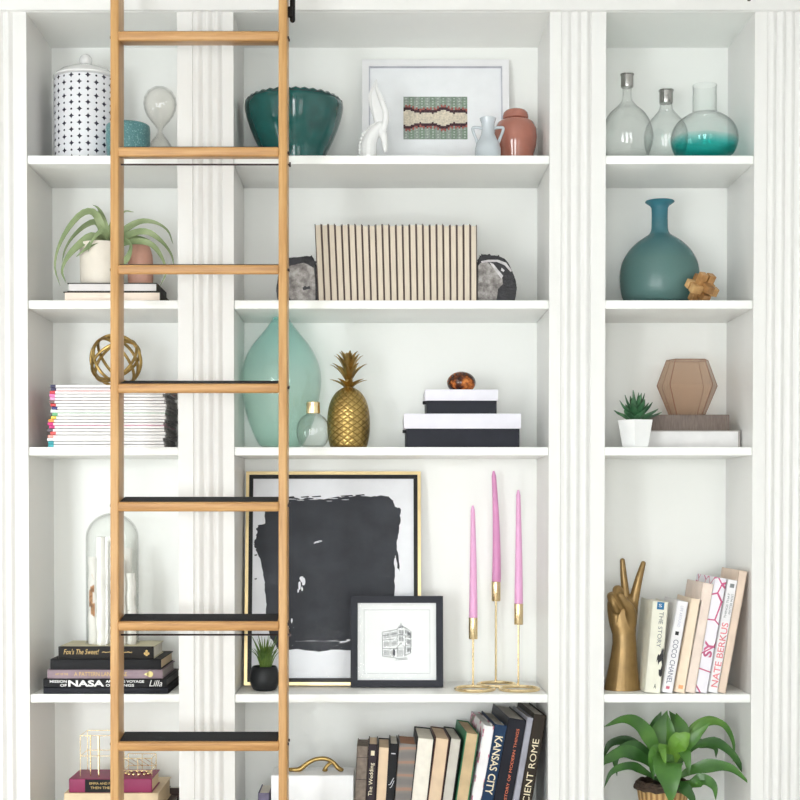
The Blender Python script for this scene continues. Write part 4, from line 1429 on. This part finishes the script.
# ---- small plant in black pot
Y = 0.085
cx = X(264.3, Y)
sp_ = thing('potted_plant', 'small spiky green plant in round black pot before the gold frame', 'plant', (cx, Y, S4))
bm = NB()
sm = smooth_path([(r * S(Y), 0, z) for r, z in [(9, S4), (11.6, S4 + .004), (14.2, Z(683, Y)), (14.6, Z(677, Y)), (13.6, Z(670, Y)), (12, Z(666.5, Y)), (11.4, Z(666, Y)), (11, Z(667, Y)), (11.6, Z(672, Y))]], 30)
add_lathe(bm, [(0, S4)] + [(p.x, p.z) for p in sm], cx, Y, 44)
obj('pot', bm, mat('matte_black_ceramic', (24, 26, 29), .45, var=.05, spec=.35), sp_)
bm = NB(); add_lathe(bm, [(0, Z(669.5, Y)), (11.8 * S(Y), Z(670, Y)), (11.8 * S(Y), Z(672, Y)), (0, Z(672, Y))], cx, Y, 24)
obj('soil', bm, mat('dark_soil', (50, 40, 32), .95, var=.3, vs=200), sp_)
GR1 = NT('grass_green_leaf')
GR1.l(GR1.ramp(GR1.noise(30, 3), [(0.3, (52, 84, 32)), (0.6, (96, 122, 48)), (0.8, (150, 160, 80))]), GR1.b.inputs['Base Color']); GR1.b.inputs['Roughness'].default_value = .45
bm = NB()
for k in range(46):
    a = random.uniform(0, 2 * PI); ln_ = random.uniform(22, 38); sp0 = random.uniform(.1, .86)
    d = Vector((math.cos(a), .8 * math.sin(a), 0))
    b0 = Vector((cx, Y, Z(669, Y))) + d * random.uniform(0, 6) * S(Y)
    tip = b0 + (d * ln_ * sp0 * .72 + Vector((0, 0, ln_ * math.sqrt(1 - sp0 * sp0 * .5)))) * S(Y)
    midp = b0.lerp(tip, .5) + Vector((0, 0, 2.5 * S(Y))) - d * 1.2 * S(Y)
    add_leaf(bm, [b0, midp, tip], random.uniform(3.2, 4.6) * S(Y), 8, .35, .0009, face=d * -1 + Vector((0, -.3, .3)))
obj('foliage', bm, GR1.m, sp_)

REF = 770.0
# ---- bottom centre: white box with branch handle, books
Yf = .03
bx = thing('lidded_white_box', 'white square box with a brass branch handle on its lid', 'box', (X(312, Yf), .09, S5))
zt_ = Z(775.4, Yf)
bm = NB(); add_box(bm, X(271.6, Yf) + .002, X(353, Yf) - .002, Yf + .002, .143, S5, zt_ - .09, .001, 1); obj('body', bm, PAINT, bx)
bm = NB(); add_box(bm, X(271, Yf), X(353.6, Yf), Yf, .145, zt_ - .0895, zt_, .0015, 2); obj('lid', bm, WHITEF, bx)
bm = NB()
Y = .085
k_ = lambda x, y: Vector((X(x, Y), Y, zt_ + (771.6 - y) * S(Y)))
add_tube(bm, smooth_path([k_(290, 769.4), k_(295, 770), k_(300.5, 769), k_(307, 763.8), k_(314, 760), k_(322, 758.6), k_(329, 760), k_(334, 763.4), k_(338, 768), k_(342, 769.8)], 34), [S(Y) * r for r in lerp_list([1.6, 2.4, 2.6, 2.3, 2.2, 2.3, 2.2, 2.2, 2.5, 1.8], 34)], 12, round_ends=True)
add_tube(bm, smooth_path([k_(332, 762), k_(328, 765), k_(324.6, 769.6)], 8), [S(Y) * r for r in lerp_list([2, 1.7, 1.9], 8)], 10, round_ends=True)
for x_ in (291, 340.6, 325): add_sphere(bm, k_(x_, 770.2), (3.0 * S(Y), 3 * S(Y), 1.5 * S(Y)), 12, 8)
obj('branch_handle', bm, GOLDANT, bx)
standing_book('book', 'lavender book standing in the gap left of the white box', 258, 793, 11.5, 0, S5, mat('lavender_cloth', (112, 106, 132), .6), PAPER, 'spine', .05, .12)

GRP = 'leaning books beside the white box'
RED_INK = mat('orange_red_ink', (226, 120, 84), .5)
linen = mat('grey_brown_linen', (122, 110, 100), .8, var=.12, vs=80, bump=.3, bs=500)
plum = mat('plum_brown_cloth', (48, 38, 44), .6, spec=.3)
PEACH = mat('peach_page_paper', (226, 200, 170), .8, var=.03)
SILV = mat('silver_ink', (190, 190, 196), .4, .3)
bandm = NT('banded_grey_cloth')
w_ = bandm.n('ShaderNodeTexWave'); w_.bands_direction = 'Z'; w_.inputs['Scale'].default_value = 9; w_.inputs['Distortion'].default_value = 2.0
bandm.l(bandm.coord(), w_.inputs['Vector'])
bandm.l(bandm.ramp(w_.outputs[1], [(0.2, (122, 118, 116)), (0.85, (136, 128, 122)), (0.97, (160, 128, 112))]), bandm.b.inputs['Base Color']); bandm.b.inputs['Roughness'].default_value = .8
floral = NT('floral_dust_jacket')
nf = floral.noise(34, 3)
floral.l(floral.ramp(nf, [(0.40, (236, 234, 236)), (0.53, (228, 222, 226)), (0.57, (206, 96, 142)), (0.64, (120, 140, 110)), (0.72, (70, 70, 74))]), floral.b.inputs['Base Color'])
KC = mat('deep_blue_cloth', (22, 50, 82), .5, spec=.3)
BLK2 = mat('ink_blue_black_jacket', (20, 22, 34), .45, spec=.3)
greencl = mat('green_cloth', (52, 118, 82), .6)
ROME = mat('dark_umber_jacket', (44, 36, 28), .5, spec=.3)
BKS = [
    (357, 746, 11.4, 2.6, linen, linen, 'spine', .13, 'grey-brown linen book next to the white box'),
    (368.6, 744, 9.2, 2.8, plum, PEACH, 'spine', .13, 'plum-brown book with cream title lettering reading upward'),
    (378.2, 746.4, 11.6, 3.2, plum, PEACH, 'pages', .14, 'peach-paged brown book between two dark spines'),
    (390, 743.4, 8.4, 4.4, DARKCOV, GREYP, 'spine', .14, 'thin black book with silver figure on its spine'),
    (399.4, 743.2, 17, 4.6, bandm.m, mat('rust_page_edge', (176, 128, 102), .8), 'spine', .14, 'thick grey book with rust-coloured bands on its spine'),
    (417.4, 737, 17.2, 6.2, DARKCOV, PAPER, 'pages', .18, 'thick white-paged book in black covers'),
    (435.4, 737, 14.4, 7.2, mat('dark_rust_cloth', (84, 50, 42), .6), PEACH, 'pages', .18, 'peach-paged book in dark rust covers'),
    (450.4, 737.4, 11.6, 7.8, DARKCOV, GREYP, 'pages', .18, 'grey-paged black-covered book beside the green book'),
    (466.0, 731.8, 13.2, 8.6, greencl, mat('tan_page_paper', (206, 180, 142), .8), 'pages', .20, 'tan-paged book in green covers'),
    (484.2, 724.4, 10.4, 9.6, floral.m, PAPERW, 'pages', .22, 'white-paged book in pink floral jacket'),
    (495.2, 724, 12.4, 10.4, KC, GREYP, 'spine', .22, 'deep blue book with large cream capitals reading downward'),
    (508.6, 717.6, 18.4, 10.2, BLK2, GREYP, 'spine', .24, 'tall blue-black book with small orange lettering'),
    (527.4, 717.2, 6.2, 9.8, mat('silver_grey_cover', (160, 160, 172), .4), GREYP, 'spine', .20, 'thin silver-grey book between two tall dark books'),
    (534.0, 713.6, 12.6, 9.4, ROME, GREYP, 'spine', .22, 'dark umber book with pale capitals at the right end of the row'),
]
made = []
YAW = [0, 0, 0, .3, .6, 1.2, 2, 3, 4, 5, 5, 5, 5, 5]
for a in BKS:
    made.append(standing_book('book', a[8], a[0], a[1], a[2], a[3], S5, a[4], a[5], a[6], .02, a[7], GRP, yaw=math.radians(YAW[len(made)])))
IV = mat('ivory_ink', (232, 220, 190), .5)
spine_text(made[1], 'The Wedding', IV, .20, .55, .55, 'up')
patch(made[1], IV, .3, .7, .07, .12, 'imprint_mark')
spine_text(made[3], 'J', SILV, .36, .44, .6, 'flat', shear=.4)
spine_text(made[3], 'J', SILV, .39, .47, .5, 'flat', xf=.62, shear=.4)
patch(made[3], SILV, .25, .75, .10, .11, 'imprint_mark')
patch(made[0], plum, .02, .98, .12, .125, 'spine_rule')
patch(made[0], plum, .02, .98, .36, .365, 'spine_rule')
spine_text(made[10], 'KANSAS CITY', IV, .10, .62, .62, 'down', bold=.012)
spine_text(made[11], 'SOME HISTORY OF MODERN THINGS', RED_INK, .08, .86, .15, 'up', xf=.62)
spine_text(made[13], 'ANCIENT ROME', IV, .20, .86, .52, 'up')

# ================================================================== RIGHT BAY
REF = 125.0
# ---- three glass bottles
def bottle(label, px, Y, prof, inner_r, cap=None, glass=CLEAR, zs=S1):
    cx = X(px, Y)
    o = thing('glass_bottle', label, 'bottle', (cx, Y, zs), 'glass bottles on the top right shelf')
    sm = smooth_path([(r * S(Y), 0, max(Z(y, Y), zs + .0002)) for r, y in prof], 44)
    inn = [(max(p.x - inner_r, .0), p.z + (.003 if i < 4 else 0)) for i, p in enumerate(sm)][::-1]
    bm = NB(); add_lathe(bm, [(0, zs + .0002)] + [(p.x, p.z) for p in sm] + inn + [(0, inn[-1][1])], cx, Y, 56)
    obj('glass_body', bm, glass, o, ang=60)
    if cap:
        r, y0, y1 = cap
        bm = NB()
        add_lathe(bm, L([(0, y1), (r - .8, y1), (r - .4, y1 - 1), (r - .4, y0 + 1.6), (r + .3, y0 + 1.2), (r + .3, y0 + .2), (r - .2, y0), (0, y0)], px, zs, Y), cx, Y, 36)
        obj('cap', bm, CHROME, o)
    return o


bottle('largest clear bottle with silver cap, by the left pilaster', 627, .10, [(19, 156.5), (22.5, 153), (25.6, 143), (26, 134), (23.5, 124), (18, 114), (10.5, 107), (5.8, 101), (4.6, 95), (4.6, 88), (4.6, 84)], .0016, (6.6, 74, 87.5))
bottle('smaller clear bottle with silver cap, between the other two', 666, .195, [(16, 156.5), (19, 153), (21.6, 143), (21.6, 133), (18.5, 124), (12, 116), (7.6, 110.5), (6.2, 105), (6, 98)], .0016, (7.2, 90, 103.5))
TEALB = thin_glass('clear_to_teal_glass', (.985, .993, .99), .01, 1.0, .7, ombre=(0.046, 0.074, (0.10, 0.72, 0.70)))
bottle('open-necked bottle with teal tinted lower half', 704.5, .092, [(24, 156.2), (29, 153.6), (32.4, 146), (33.4, 138.5), (31.2, 129), (26, 121.5), (18.5, 116), (13.2, 113.4), (12, 109), (12, 100), (11.8, 90), (12.2, 85.5)], .0016, None, TEALB)

REF = 260.0
# ---- teal vase and wooden burr puzzle
Y = .168
cx = X(659.5, Y)
tv = frosted_glass('smoky_teal_glass', (116, 156, 153), (.55, .74, .74), .78, .26, (78, 150, 168), (.12, .25))
bm = NB()
sm = smooth_path([(r * S(Y), 0, max(Z(y, Y), S2 + .0002)) for r, y in [(33, 303), (36.4, 298), (38.8, 288), (39.5, 276), (38.0, 265), (34.6, 257), (29.6, 249.5), (22.5, 242.5), (15.4, 237.6), (10.4, 234), (8.4, 229.5), (8.0, 221), (8.0, 213), (8.2, 208)]], 60)
zl = sm[-1].z
lipz = [(9.6 * S(Y), zl + .006), (12.8 * S(Y), zl + .0115), (14.5 * S(Y), zl + .0150), (14.2 * S(Y), zl + .0175), (12.5 * S(Y), zl + .0165), (8.0 * S(Y), zl + .008), (6.6 * S(Y), zl)]
inn = [(max(p.x - .0035, .001), p.z) for p in sm][::-1]
add_lathe(bm, [(0, S2 + .0002)] + [(p.x, p.z) for p in sm] + lipz + inn[1:] + [(0, S2 + .006)], cx, Y, 64)
tag(obj('round_vase', bm, tv, origin=(cx, Y, S2), ang=60), 'round smoky teal glass vase with narrow flared neck', 'vase')

Y = .062
ctr = Vector((X(702, Y), Y, 0))
Rr = Matrix.Rotation(math.radians(20), 4, 'Y') @ Matrix.Rotation(math.radians(32), 4, 'X') @ Matrix.Rotation(math.radians(28), 4, 'Z')
BWS = [wood('pale_bamboo', (166, 122, 74), (198, 156, 104), (216, 180, 128), (8, 8, 8)), wood('mid_bamboo', (120, 82, 44), (150, 108, 64), (172, 130, 84), (8, 8, 8)), wood('warm_bamboo', (146, 102, 58), (178, 134, 84), (198, 156, 106), (8, 8, 8))]
hl, hw = .0385, .0088
bars = []
for ax in range(3):
    for sg in (-1, 1):
        lo, hi = [0, 0, 0], [0, 0, 0]
        a1, a2 = (ax + 1) % 3, (ax + 2) % 3
        lo[ax], hi[ax] = -hl, hl
        lo[a1], hi[a1] = sg * .0118 - hw, sg * .0118 + hw
        lo[a2], hi[a2] = -hw * 1.15, hw * 1.15
        b = NB(); add_box(b, lo[0], hi[0], lo[1], hi[1], lo[2], hi[2], .0006, 1, M=Rr)
        bars.append((b, BWS[ax]))
zmin = min(v.co.z for b, m_ in bars for v in b.verts)
bz = thing('burr_puzzle', 'small interlocking wooden burr puzzle in front of the teal vase', 'puzzle', (ctr.x, ctr.y, S2))
for b, m_ in bars:
    for v in b.verts: v.co += Vector((ctr.x, ctr.y, S2 - zmin))
    obj('bar', b, m_, bz)

REF = 405.0
# ---- succulent in faceted pot, books, copper polyhedron
Y = .056
cx = X(635.6, Y)
su = thing('potted_succulent', 'green succulent in white faceted pot beside two stacked books', 'plant', (cx, Y, S3))
bm = NB()
rt, rb_ = 19.6 * S(Y), 14.2 * S(Y)
add_lathe(bm, [(0, S3), (rb_, S3), (rt, Z(420.4, Y)), (rt * .9, Z(420.4, Y)), (rt * .86, Z(424, Y)), (0, Z(424, Y))], cx, Y, 6, phase=math.radians(18))
obj('pot', bm, WHITEC, su, ang=15)
t = NT('succulent_leaf')
t.l(t.ramp(t.noise(40, 3), [(0.3, (32, 72, 44)), (0.6, (62, 108, 72)), (0.8, (104, 142, 104))]), t.b.inputs['Base Color']); t.b.inputs['Roughness'].default_value = .35
bm = NB()
c0 = Vector((cx, Y, Z(423, Y)))
q = S(Y)
for tier, (nn, out, up, wd_) in enumerate(((9, 25, 13, 9.5), (8, 18, 22, 9.5), (6, 10, 28, 8.5), (4, 4, 31, 6))):
    for k in range(nn):
        a = 2 * PI * (k + .5 * (tier % 2)) / nn + random.uniform(-.15, .15)
        d = Vector((math.cos(a), .85 * math.sin(a), 0))
        o_, u_ = out * random.uniform(.85, 1.1), up * random.uniform(.85, 1.08)
        add_leaf(bm, [c0 + d * 2 * q, c0 + d * o_ * .45 * q + Vector((0, 0, u_ * .45 * q)), c0 + d * o_ * .8 * q + Vector((0, 0, u_ * .75 * q)), c0 + d * o_ * q + Vector((0, 0, u_ * q))], wd_ * q, 9, .35, .003,
                 prof=lambda t_: (.75 + .6 * t_ if t_ < .4 else .99) * (1 - max(0, t_ - .35) / .65) ** .9 + .02, face=Vector((0, 0, 1)) - d * .4)
obj('foliage', bm, t.m, su)
greyl = mat('grey_brown_book_linen', (116, 103, 96), .8, var=.1, vs=20, scale=(14, 2, 2), bump=.2, bs=300)
Yf = .106
zk0, zk1 = Z(430.4, Yf), Z(414.6, Yf)
lying_book('book', 'white-paged grey book lying under the brown linen book', 634, 739.5, S3, zk0, mat('warm_grey_cover', (168, 162, 158), .6), mat('bright_page_paper', (232, 230, 230), .8, var=.02), 'right', Yf, .155, 'books under the copper polyhedron', round_spine=.003)
lying_book('book', 'grey-brown linen book directly under the copper glass polyhedron', 637, 729.5, zk0, zk1, greyl, PAPER, 'front', Yf + .003, .145, 'books under the copper polyhedron')
COPG = frosted_glass('copper_tinted_glass', (206, 172, 146), (.92, .84, .77), .34, .12)
COPF = mat('dark_copper_edge', (126, 84, 68), .35, .8)
Y = .185
cx = X(687, Y)
cp = thing('glass_polyhedron', 'copper-tinted faceted glass polyhedron on the linen book', 'ornament', (cx, Y, zk1))
ring = [(17.6, 415.4), (30.2, 386), (20.8, 360.5)]
lev = [(r * S(Y), Z(y, Y)) for r, y in ring]
lev[0] = (lev[0][0], zk1 + .0014)
PLAN = [(-1, 0), (-.70, -.66), (.70, -.66), (1, 0), (.70, .66), (-.70, .66)]
V_ = [[Vector((cx + r * a_, Y + r * b_, z)) for a_, b_ in PLAN] for r, z in lev]
bm = NB()
vv_ = [[bm.verts.new(p) for p in row] for row in V_]
bm.faces.new(vv_[0][::-1]); bm.faces.new(vv_[2])
for a_, b_ in ((0, 1), (1, 2)):
    for k in range(6): bm.faces.new((vv_[a_][k], vv_[a_][(k + 1) % 6], vv_[b_][(k + 1) % 6], vv_[b_][k]))
obj('glass_facets', bm, COPG, cp, ang=10)
bm = NB()
for l_ in range(3):
    for k in range(6):
        if l_ != 1: add_tube(bm, [V_[l_][k], V_[l_][(k + 1) % 6]], .0009, 6)
        if l_ < 2: add_tube(bm, [V_[l_][k], V_[l_ + 1][k]], .0008, 6)
obj('edge_came', bm, COPF, cp)

REF = 630.0
# ---- gold hand making a V sign
Y = .10
q = S(Y)
bm = NB()


def loft(bm, secs, n=28):
    """secs: (cx px, y px, half-width px, half-depth px, dY)"""
    rings = []
    for cxp, py, a, b, dy in secs:
        rings.append([bm.verts.new((X(cxp, Y) + a * q * math.cos(2 * PI * k / n), Y + dy + b * q * math.sin(2 * PI * k / n), Z(py, Y))) for k in range(n)])
    for r0, r1 in zip(rings[:-1], rings[1:]):
        for k in range(n): bm.faces.new((r0[k], r0[(k + 1) % n], r1[(k + 1) % n], r1[k]))
    bm.faces.new(rings[0][::-1]); bm.faces.new(rings[-1])


ybase = row_of(S4, Y)
loft(bm, [(622.4, ybase + 1, 18.4, 15.5, 0), (622.4, ybase - 3, 18.0, 15, 0), (622.6, 680, 16.8, 14, 0), (623.2, 668, 14.8, 12.4, 0), (624, 655, 13.1, 11, 0), (624.4, 643, 12.0, 10, 0), (624, 634, 11.8, 9.4, 0),
          (623, 626, 13.4, 9.4, 0), (622.6, 618, 14.6, 9.2, 0), (622.6, 610, 15.4, 8.8, .001), (622.6, 604, 15.4, 8.0, .003), (622.4, 599, 14.4, 6.8, .004), (622.2, 596.4, 11.4, 5.0, .005)])


def digit(pts, rads, n=16):
    P = smooth_path([W(a, b, Y + c) for a, b, c in pts], n)
    add_tube(bm, P, [r * q for r in lerp_list(rads, n)], 16, round_ends=True)


digit([(626.0, 607, .004), (625.2, 592, .002), (623.4, 576, 0), (622.2, 560.6, 0)], [5.2, 4.0, 3.5, 2.6])                    # middle
digit([(632.0, 609, .004), (635.0, 594, .002), (638.8, 578, 0), (643.0, 563.4, 0)], [5.6, 4.8, 3.8, 2.6])                      # index
digit([(618.6, 600, .004), (617.8, 591, -.010), (617.2, 591, -.025), (618.8, 598, -.032), (621.4, 606, -.026)], [5.0, 5.2, 4.9, 4.3, 3.5])   # ring, folded
digit([(612.4, 603, .004), (611.6, 597, -.008), (611.4, 597, -.021), (613.6, 604, -.029), (617, 611, -.024)], [4.6, 4.7, 4.4, 3.9, 3.2])     # little, folded
digit([(628.6, 634, -.002), (630.6, 622, -.012), (630.4, 611, -.027), (625.6, 603, -.039), (620.2, 595.6, -.043)], [5.4, 6.2, 5.2, 4.3, 3.3])  # thumb across
digit([(617.5, 638, -.002), (616, 624, -.008), (616, 611, -.010)], [3, 5.2, 5])                                              # heel of the hand
bm = remesh(bm, .0012, 9)
for v in bm.verts: v.co.z = max(v.co.z, S4)
# finger nails pressed into the surface are too small to read: keep the one continuous casting
BRONZE = mat('aged_gold_hand', (146, 118, 74), .32, .5, var=.10, vs=22)
tag(obj('hand_sculpture', bm, BRONZE, origin=(X(622.5, Y), Y, S4), ang=80), 'gold hand sculpture with two raised fingers in a V sign', 'sculpture')

# ---- leaning books, right bay
G2 = 'pale books leaning beside the gold hand'
ivory = mat('ivory_jacket', (232, 230, 214), .5, var=.02)
whitej = mat('white_jacket', (238, 236, 238), .45, var=.01)
peachj = mat('cream_peach_jacket', (240, 220, 196), .55, var=.02)
pinkj = mat('pale_pink_cloth', (232, 214, 202), .6, var=.03)
beigej = mat('sand_pink_cloth', (226, 204, 186), .6, var=.03)
flw = NT('white_jacket_with_rose_lines')
vv = flw.n('ShaderNodeTexVoronoi'); vv.feature = 'DISTANCE_TO_EDGE'; vv.inputs['Scale'].default_value = 17
flw.l(flw.coord(), vv.inputs['Vector'])
flw.l(flw.mix(flw.math('LESS_THAN', vv.outputs['Distance'], .028), lin((234, 230, 238)), lin((196, 84, 128))), flw.b.inputs['Base Color']); flw.b.inputs['Roughness'].default_value = .45
RB = [
    (652.6, 601, 16, 5.0, ivory, PAPER, .16, 'ivory book with blue square and black animal on its spine'),
    (677.4, 600.5, 11, 9.6, whitej, PAPERW, .16, 'white book with spaced dark capitals reading downward'),
    (691.0, 598, 11.2, 10.0, peachj, PAPER, .165, 'plain cream-peach book, third from the gold hand'),
    (702.4, 582.5, 11.6, 9.4, pinkj, PAPER, .18, 'plain pale pink book beside the rose-patterned one'),
    (714.2, 577, 12.6, 9.6, flw.m, PAPERW, .20, 'white book patterned with rose line drawing'),
    (727.6, 579, 10.6, 9.8, whitej, PAPERW, .17, 'white book with large coral letters reading upward'),
    (738.6, 570, 9.0, 10.0, beigej, PAPER, .18, 'plain sand-pink book at the far right against the bookcase side'),
]
rb = [standing_book('book', a[7], a[0], a[1], a[2], a[3], S4, a[4], a[5], 'spine', .02, a[6], G2) for a in RB]
GREYINK = mat('grey_ink', (128, 132, 134), .6)
BLACKINK = mat('black_ink', (40, 38, 42), .6)
CORALINK = mat('coral_ink', (226, 132, 140), .6)
BLUEP = mat('blue_print', (36, 112, 160), .5)
patch(rb[0], BLUEP, .30, .74, .005, .085)
spine_text(rb[0], 'S', WHITEINK, .025, .06, .2, 'flat', yo=-.0012)
spine_text(rb[0], 'THE STORY', GREYINK, .11, .50, .26, 'down', xf=.62)
spine_text(rb[0], 'A', BLACKINK, .90, .95, .14, 'flat', xf=.62)
o, M, t_, H_ = rb[0]
bm = NB()
cat_ = [(.58, .66), (.60, .60), (.66, .57), (.72, .585), (.80, .56), (.86, .50), (.90, .53), (.92, .50), (.97, .52), (.99, .58), (.99, .80), (.90, .82), (.80, .80), (.76, .74), (.88, .74), (.94, .69), (.88, .64), (.76, .66), (.70, .69), (.64, .63)]
add_prism(bm, [(t_ * a, H_ * (1 - b)) for a, b in cat_], -.0009, .0004, M)
obj('animal_silhouette', bm, BLACKINK, o)
spine_text(rb[1], 'COCO CHANEL', mat('slate_ink', (120, 122, 140), .6), .42, .90, .46, 'down')
spine_text(rb[1], 'LIFE AROUND', mat('pale_slate_ink', (190, 190, 204), .6), .05, .28, .26, 'down')
patch(rb[1], BLACKINK, .30, .62, .33, .37, 'imprint_mark')
patch(rb[1], mat('rose_print', (206, 110, 130), .5), .32, .64, .93, .96, 'imprint_mark')
patch(rb[2], mat('orange_print', (236, 170, 120), .5), .3, .7, .92, .96, 'imprint_mark')
spine_text(rb[4], 'SY', mat('rose_ink', (190, 92, 130), .6), .55, .69, .7, 'up', bold=.03)
spine_text(rb[5], 'NATE BERKUS', CORALINK, .38, .95, .62, 'up', bold=.008)
spine_text(rb[5], 'THINGS THAT', GREYINK, .12, .34, .2, 'up', xf=.35)
spine_text(rb[5], 'MATTER MOST', GREYINK, .12, .30, .2, 'up', xf=.70)
patch(rb[5], GREYINK, .3, .7, .035, .07, 'imprint_mark')

REF = 760.0
# ---- broad-leaved plant in ribbed pot
Y = .105
cx = X(663, Y)
dr = thing('potted_houseplant', 'leafy green houseplant with arching broad leaves in ribbed tan pot', 'plant', (cx, Y, S5))
rp = NT('ribbed_tan_pot')
sp = rp.n('ShaderNodeSeparateXYZ'); rp.l(rp.coord(), sp.inputs[0])
ang = rp.math('ARCTAN2', sp.outputs[0], sp.outputs[1])
hv = rp.math('ADD', rp.math('MULTIPLY', rp.math('SINE', rp.math('MULTIPLY', ang, 26)), .5), .5)
rp.l(rp.ramp(hv, [(0.1, (146, 108, 60)), (0.8, (204, 168, 112))]), rp.b.inputs['Base Color']); rp.b.inputs['Roughness'].default_value = .6
rp.bump(hv, .6, .004)
bm = NB()
add_lathe(bm, [(0, S5), (17 * S(Y), S5), (19 * S(Y), S5 + .004), (25 * S(Y), Z(794, Y)), (26 * S(Y), Z(788, Y)), (24.5 * S(Y), Z(787, Y)), (22 * S(Y), Z(800, Y)), (0, Z(800, Y))], cx, Y, 64)
obj('pot', bm, rp.m, dr)
bm = NB()
for rr_, zz_, tt in ((26.6, 786.5, 2.4), (25.4, 783.5, 2.2), (24, 781.5, 1.6)):
    add_tube(bm, [(cx + (rr_ + .7 * math.sin(k * 2.3)) * S(Y) * math.cos(2 * PI * k / 40), Y + (rr_ + .7 * math.sin(k * 1.7)) * S(Y) * math.sin(2 * PI * k / 40), Z(zz_ + .8 * math.sin(k * 1.9), Y)) for k in range(40)], tt * S(Y), 8, closed=True)
obj('woven_rim', bm, mat('dark_brown_fibre', (62, 48, 38), .8, var=.3, vs=120), dr)
bm = NB(); add_lathe(bm, [(0, Z(786, Y)), (23.5 * S(Y), Z(787, Y)), (22.5 * S(Y), Z(794, Y)), (0, Z(794, Y))], cx, Y, 30)
obj('soil', bm, mat('dark_soil', (50, 40, 32), .95, var=.3, vs=200), dr)
lf = NT('glossy_green_leaf')
lf.l(lf.ramp(lf.noise(9, 3), [(0.3, (46, 88, 34)), (0.55, (74, 122, 46)), (0.78, (112, 154, 66))]), lf.b.inputs['Base Color']); lf.b.inputs['Roughness'].default_value = .32
LV = [
    ([(666, 781, 0), (656, 752, -.01), (641, 727, -.015), (624, 719.5, -.02), (603.5, 727, -.025)], 17),
    ([(664, 781, 0), (659, 752, .02), (655, 730, .03), (661, 711.5, .035)], 20),
    ([(668, 781, 0), (674, 750, .03), (678, 728, .045), (669, 711, .05)], 22),
    ([(668, 781, 0), (672, 752, .0), (670, 730, .0), (667, 713, .01)], 13),
    ([(668, 781, 0), (675, 752, .005), (680, 730, .015), (676, 713, .03)], 22),
    ([(667, 781, 0), (661, 752, .0), (660, 732, .01), (667, 710.5, .02)], 24),
    ([(670, 781, 0), (686, 744, -.01), (703, 724, -.01), (722, 724, -.005), (733, 742, 0), (733, 762, .0)], 9),
    ([(669, 781, 0), (681, 752, -.02), (697, 735, -.03), (710, 723, -.03)], 14),
    ([(670, 781, 0), (686, 735, .02), (706, 719.5, .02), (724, 724, .01), (731, 738, 0)], 7),
    ([(663, 781, 0), (647, 757, .02), (628, 742, .03), (610, 744, .03), (602.5, 762, .03)], 13),
    ([(662, 781, 0), (650, 758, -.01), (632, 748, -.02), (616, 756, -.03), (617, 776, -.03)], 16),
    ([(664, 782, 0), (648, 762, -.02), (625, 752, -.04), (607, 760, -.05), (603, 766, -.05)], 15),
    ([(662, 783, 0), (648, 774, -.03), (630, 766, -.05), (612, 772, -.06), (604, 788, -.06)], 10),
    ([(667, 783, 0), (667, 762, -.05), (667, 768, -.09), (670, 786, -.11), (671, 804, -.11)], 27),
    ([(664, 782, 0), (659, 752, -.04), (653, 762, -.065), (653.5, 780, -.07)], 16),
    ([(669, 782, 0), (681, 752, -.03), (687, 760, -.055), (689, 776, -.06)], 13),
    ([(670, 783, 0), (690, 771, -.03), (712, 766, -.05), (732, 769, -.06), (752, 786, -.075)], 15),
    ([(670, 782, 0), (690, 750, 0), (712, 742, -.005), (730, 752, -.01), (741, 768, -.015), (745, 778, -.02)], 11),
    ([(670, 784, 0), (690, 784, -.05), (704, 780, -.07), (714, 787, -.08), (716, 800, -.08)], 14),
    ([(669, 782, 0), (688, 748, .02), (704, 744, .03), (715, 748, .03), (716, 758, .03)], 11),
    ([(668, 781, 0), (676, 748, -.03), (684, 738, -.035), (690, 733, -.035)], 18),
    ([(666, 782, 0), (664, 758, -.04), (662, 748, -.06), (666, 768, -.08)], 14),
    ([(664, 784, 0), (680, 786, -.06), (690, 795, -.08), (696, 806, -.08)], 14),
]
def leafmat(name, c1, c2, c3):
    t = NT(name)
    t.l(t.ramp(t.noise(12, 3), [(0.3, c1), (0.55, c2), (0.78, c3)]), t.b.inputs['Base Color'])
    t.b.inputs['Roughness'].default_value = .36
    t.b.inputs['Specular IOR Level'].default_value = .4
    return t.m


LM = [lf.m, leafmat('dark_green_leaf', (34, 68, 30), (52, 94, 40), (76, 120, 52)), leafmat('young_green_leaf', (70, 112, 36), (104, 150, 52), (140, 178, 76))]
bm = NB()
for i, (pts, w) in enumerate(LV):
    P = [W(a, b, Y + c) for a, b, c in pts]
    nf = len(bm.faces)
    add_leaf(bm, P, w * (1.12 if i in (1, 2, 4, 5, 13, 20) else .92) * S(Y), 24, .30, .0009, prof=lambda t_: max(.10, min(1, (t_ / .42) ** 1.0)) * (1 - max(0, (t_ - .42) / .58) ** 1.35) * (1 + .05 * math.sin(t_ * 22 + i)) + .02)
    mi = 2 if i in (20, 8, 21) else (1 if i in (1, 9, 10, 11, 12, 17, 19, 22) else 0)
    bm.faces.ensure_lookup_table()
    for f in bm.faces[nf:]: f.material_index = mi
obj('foliage', bm, LM, dr)
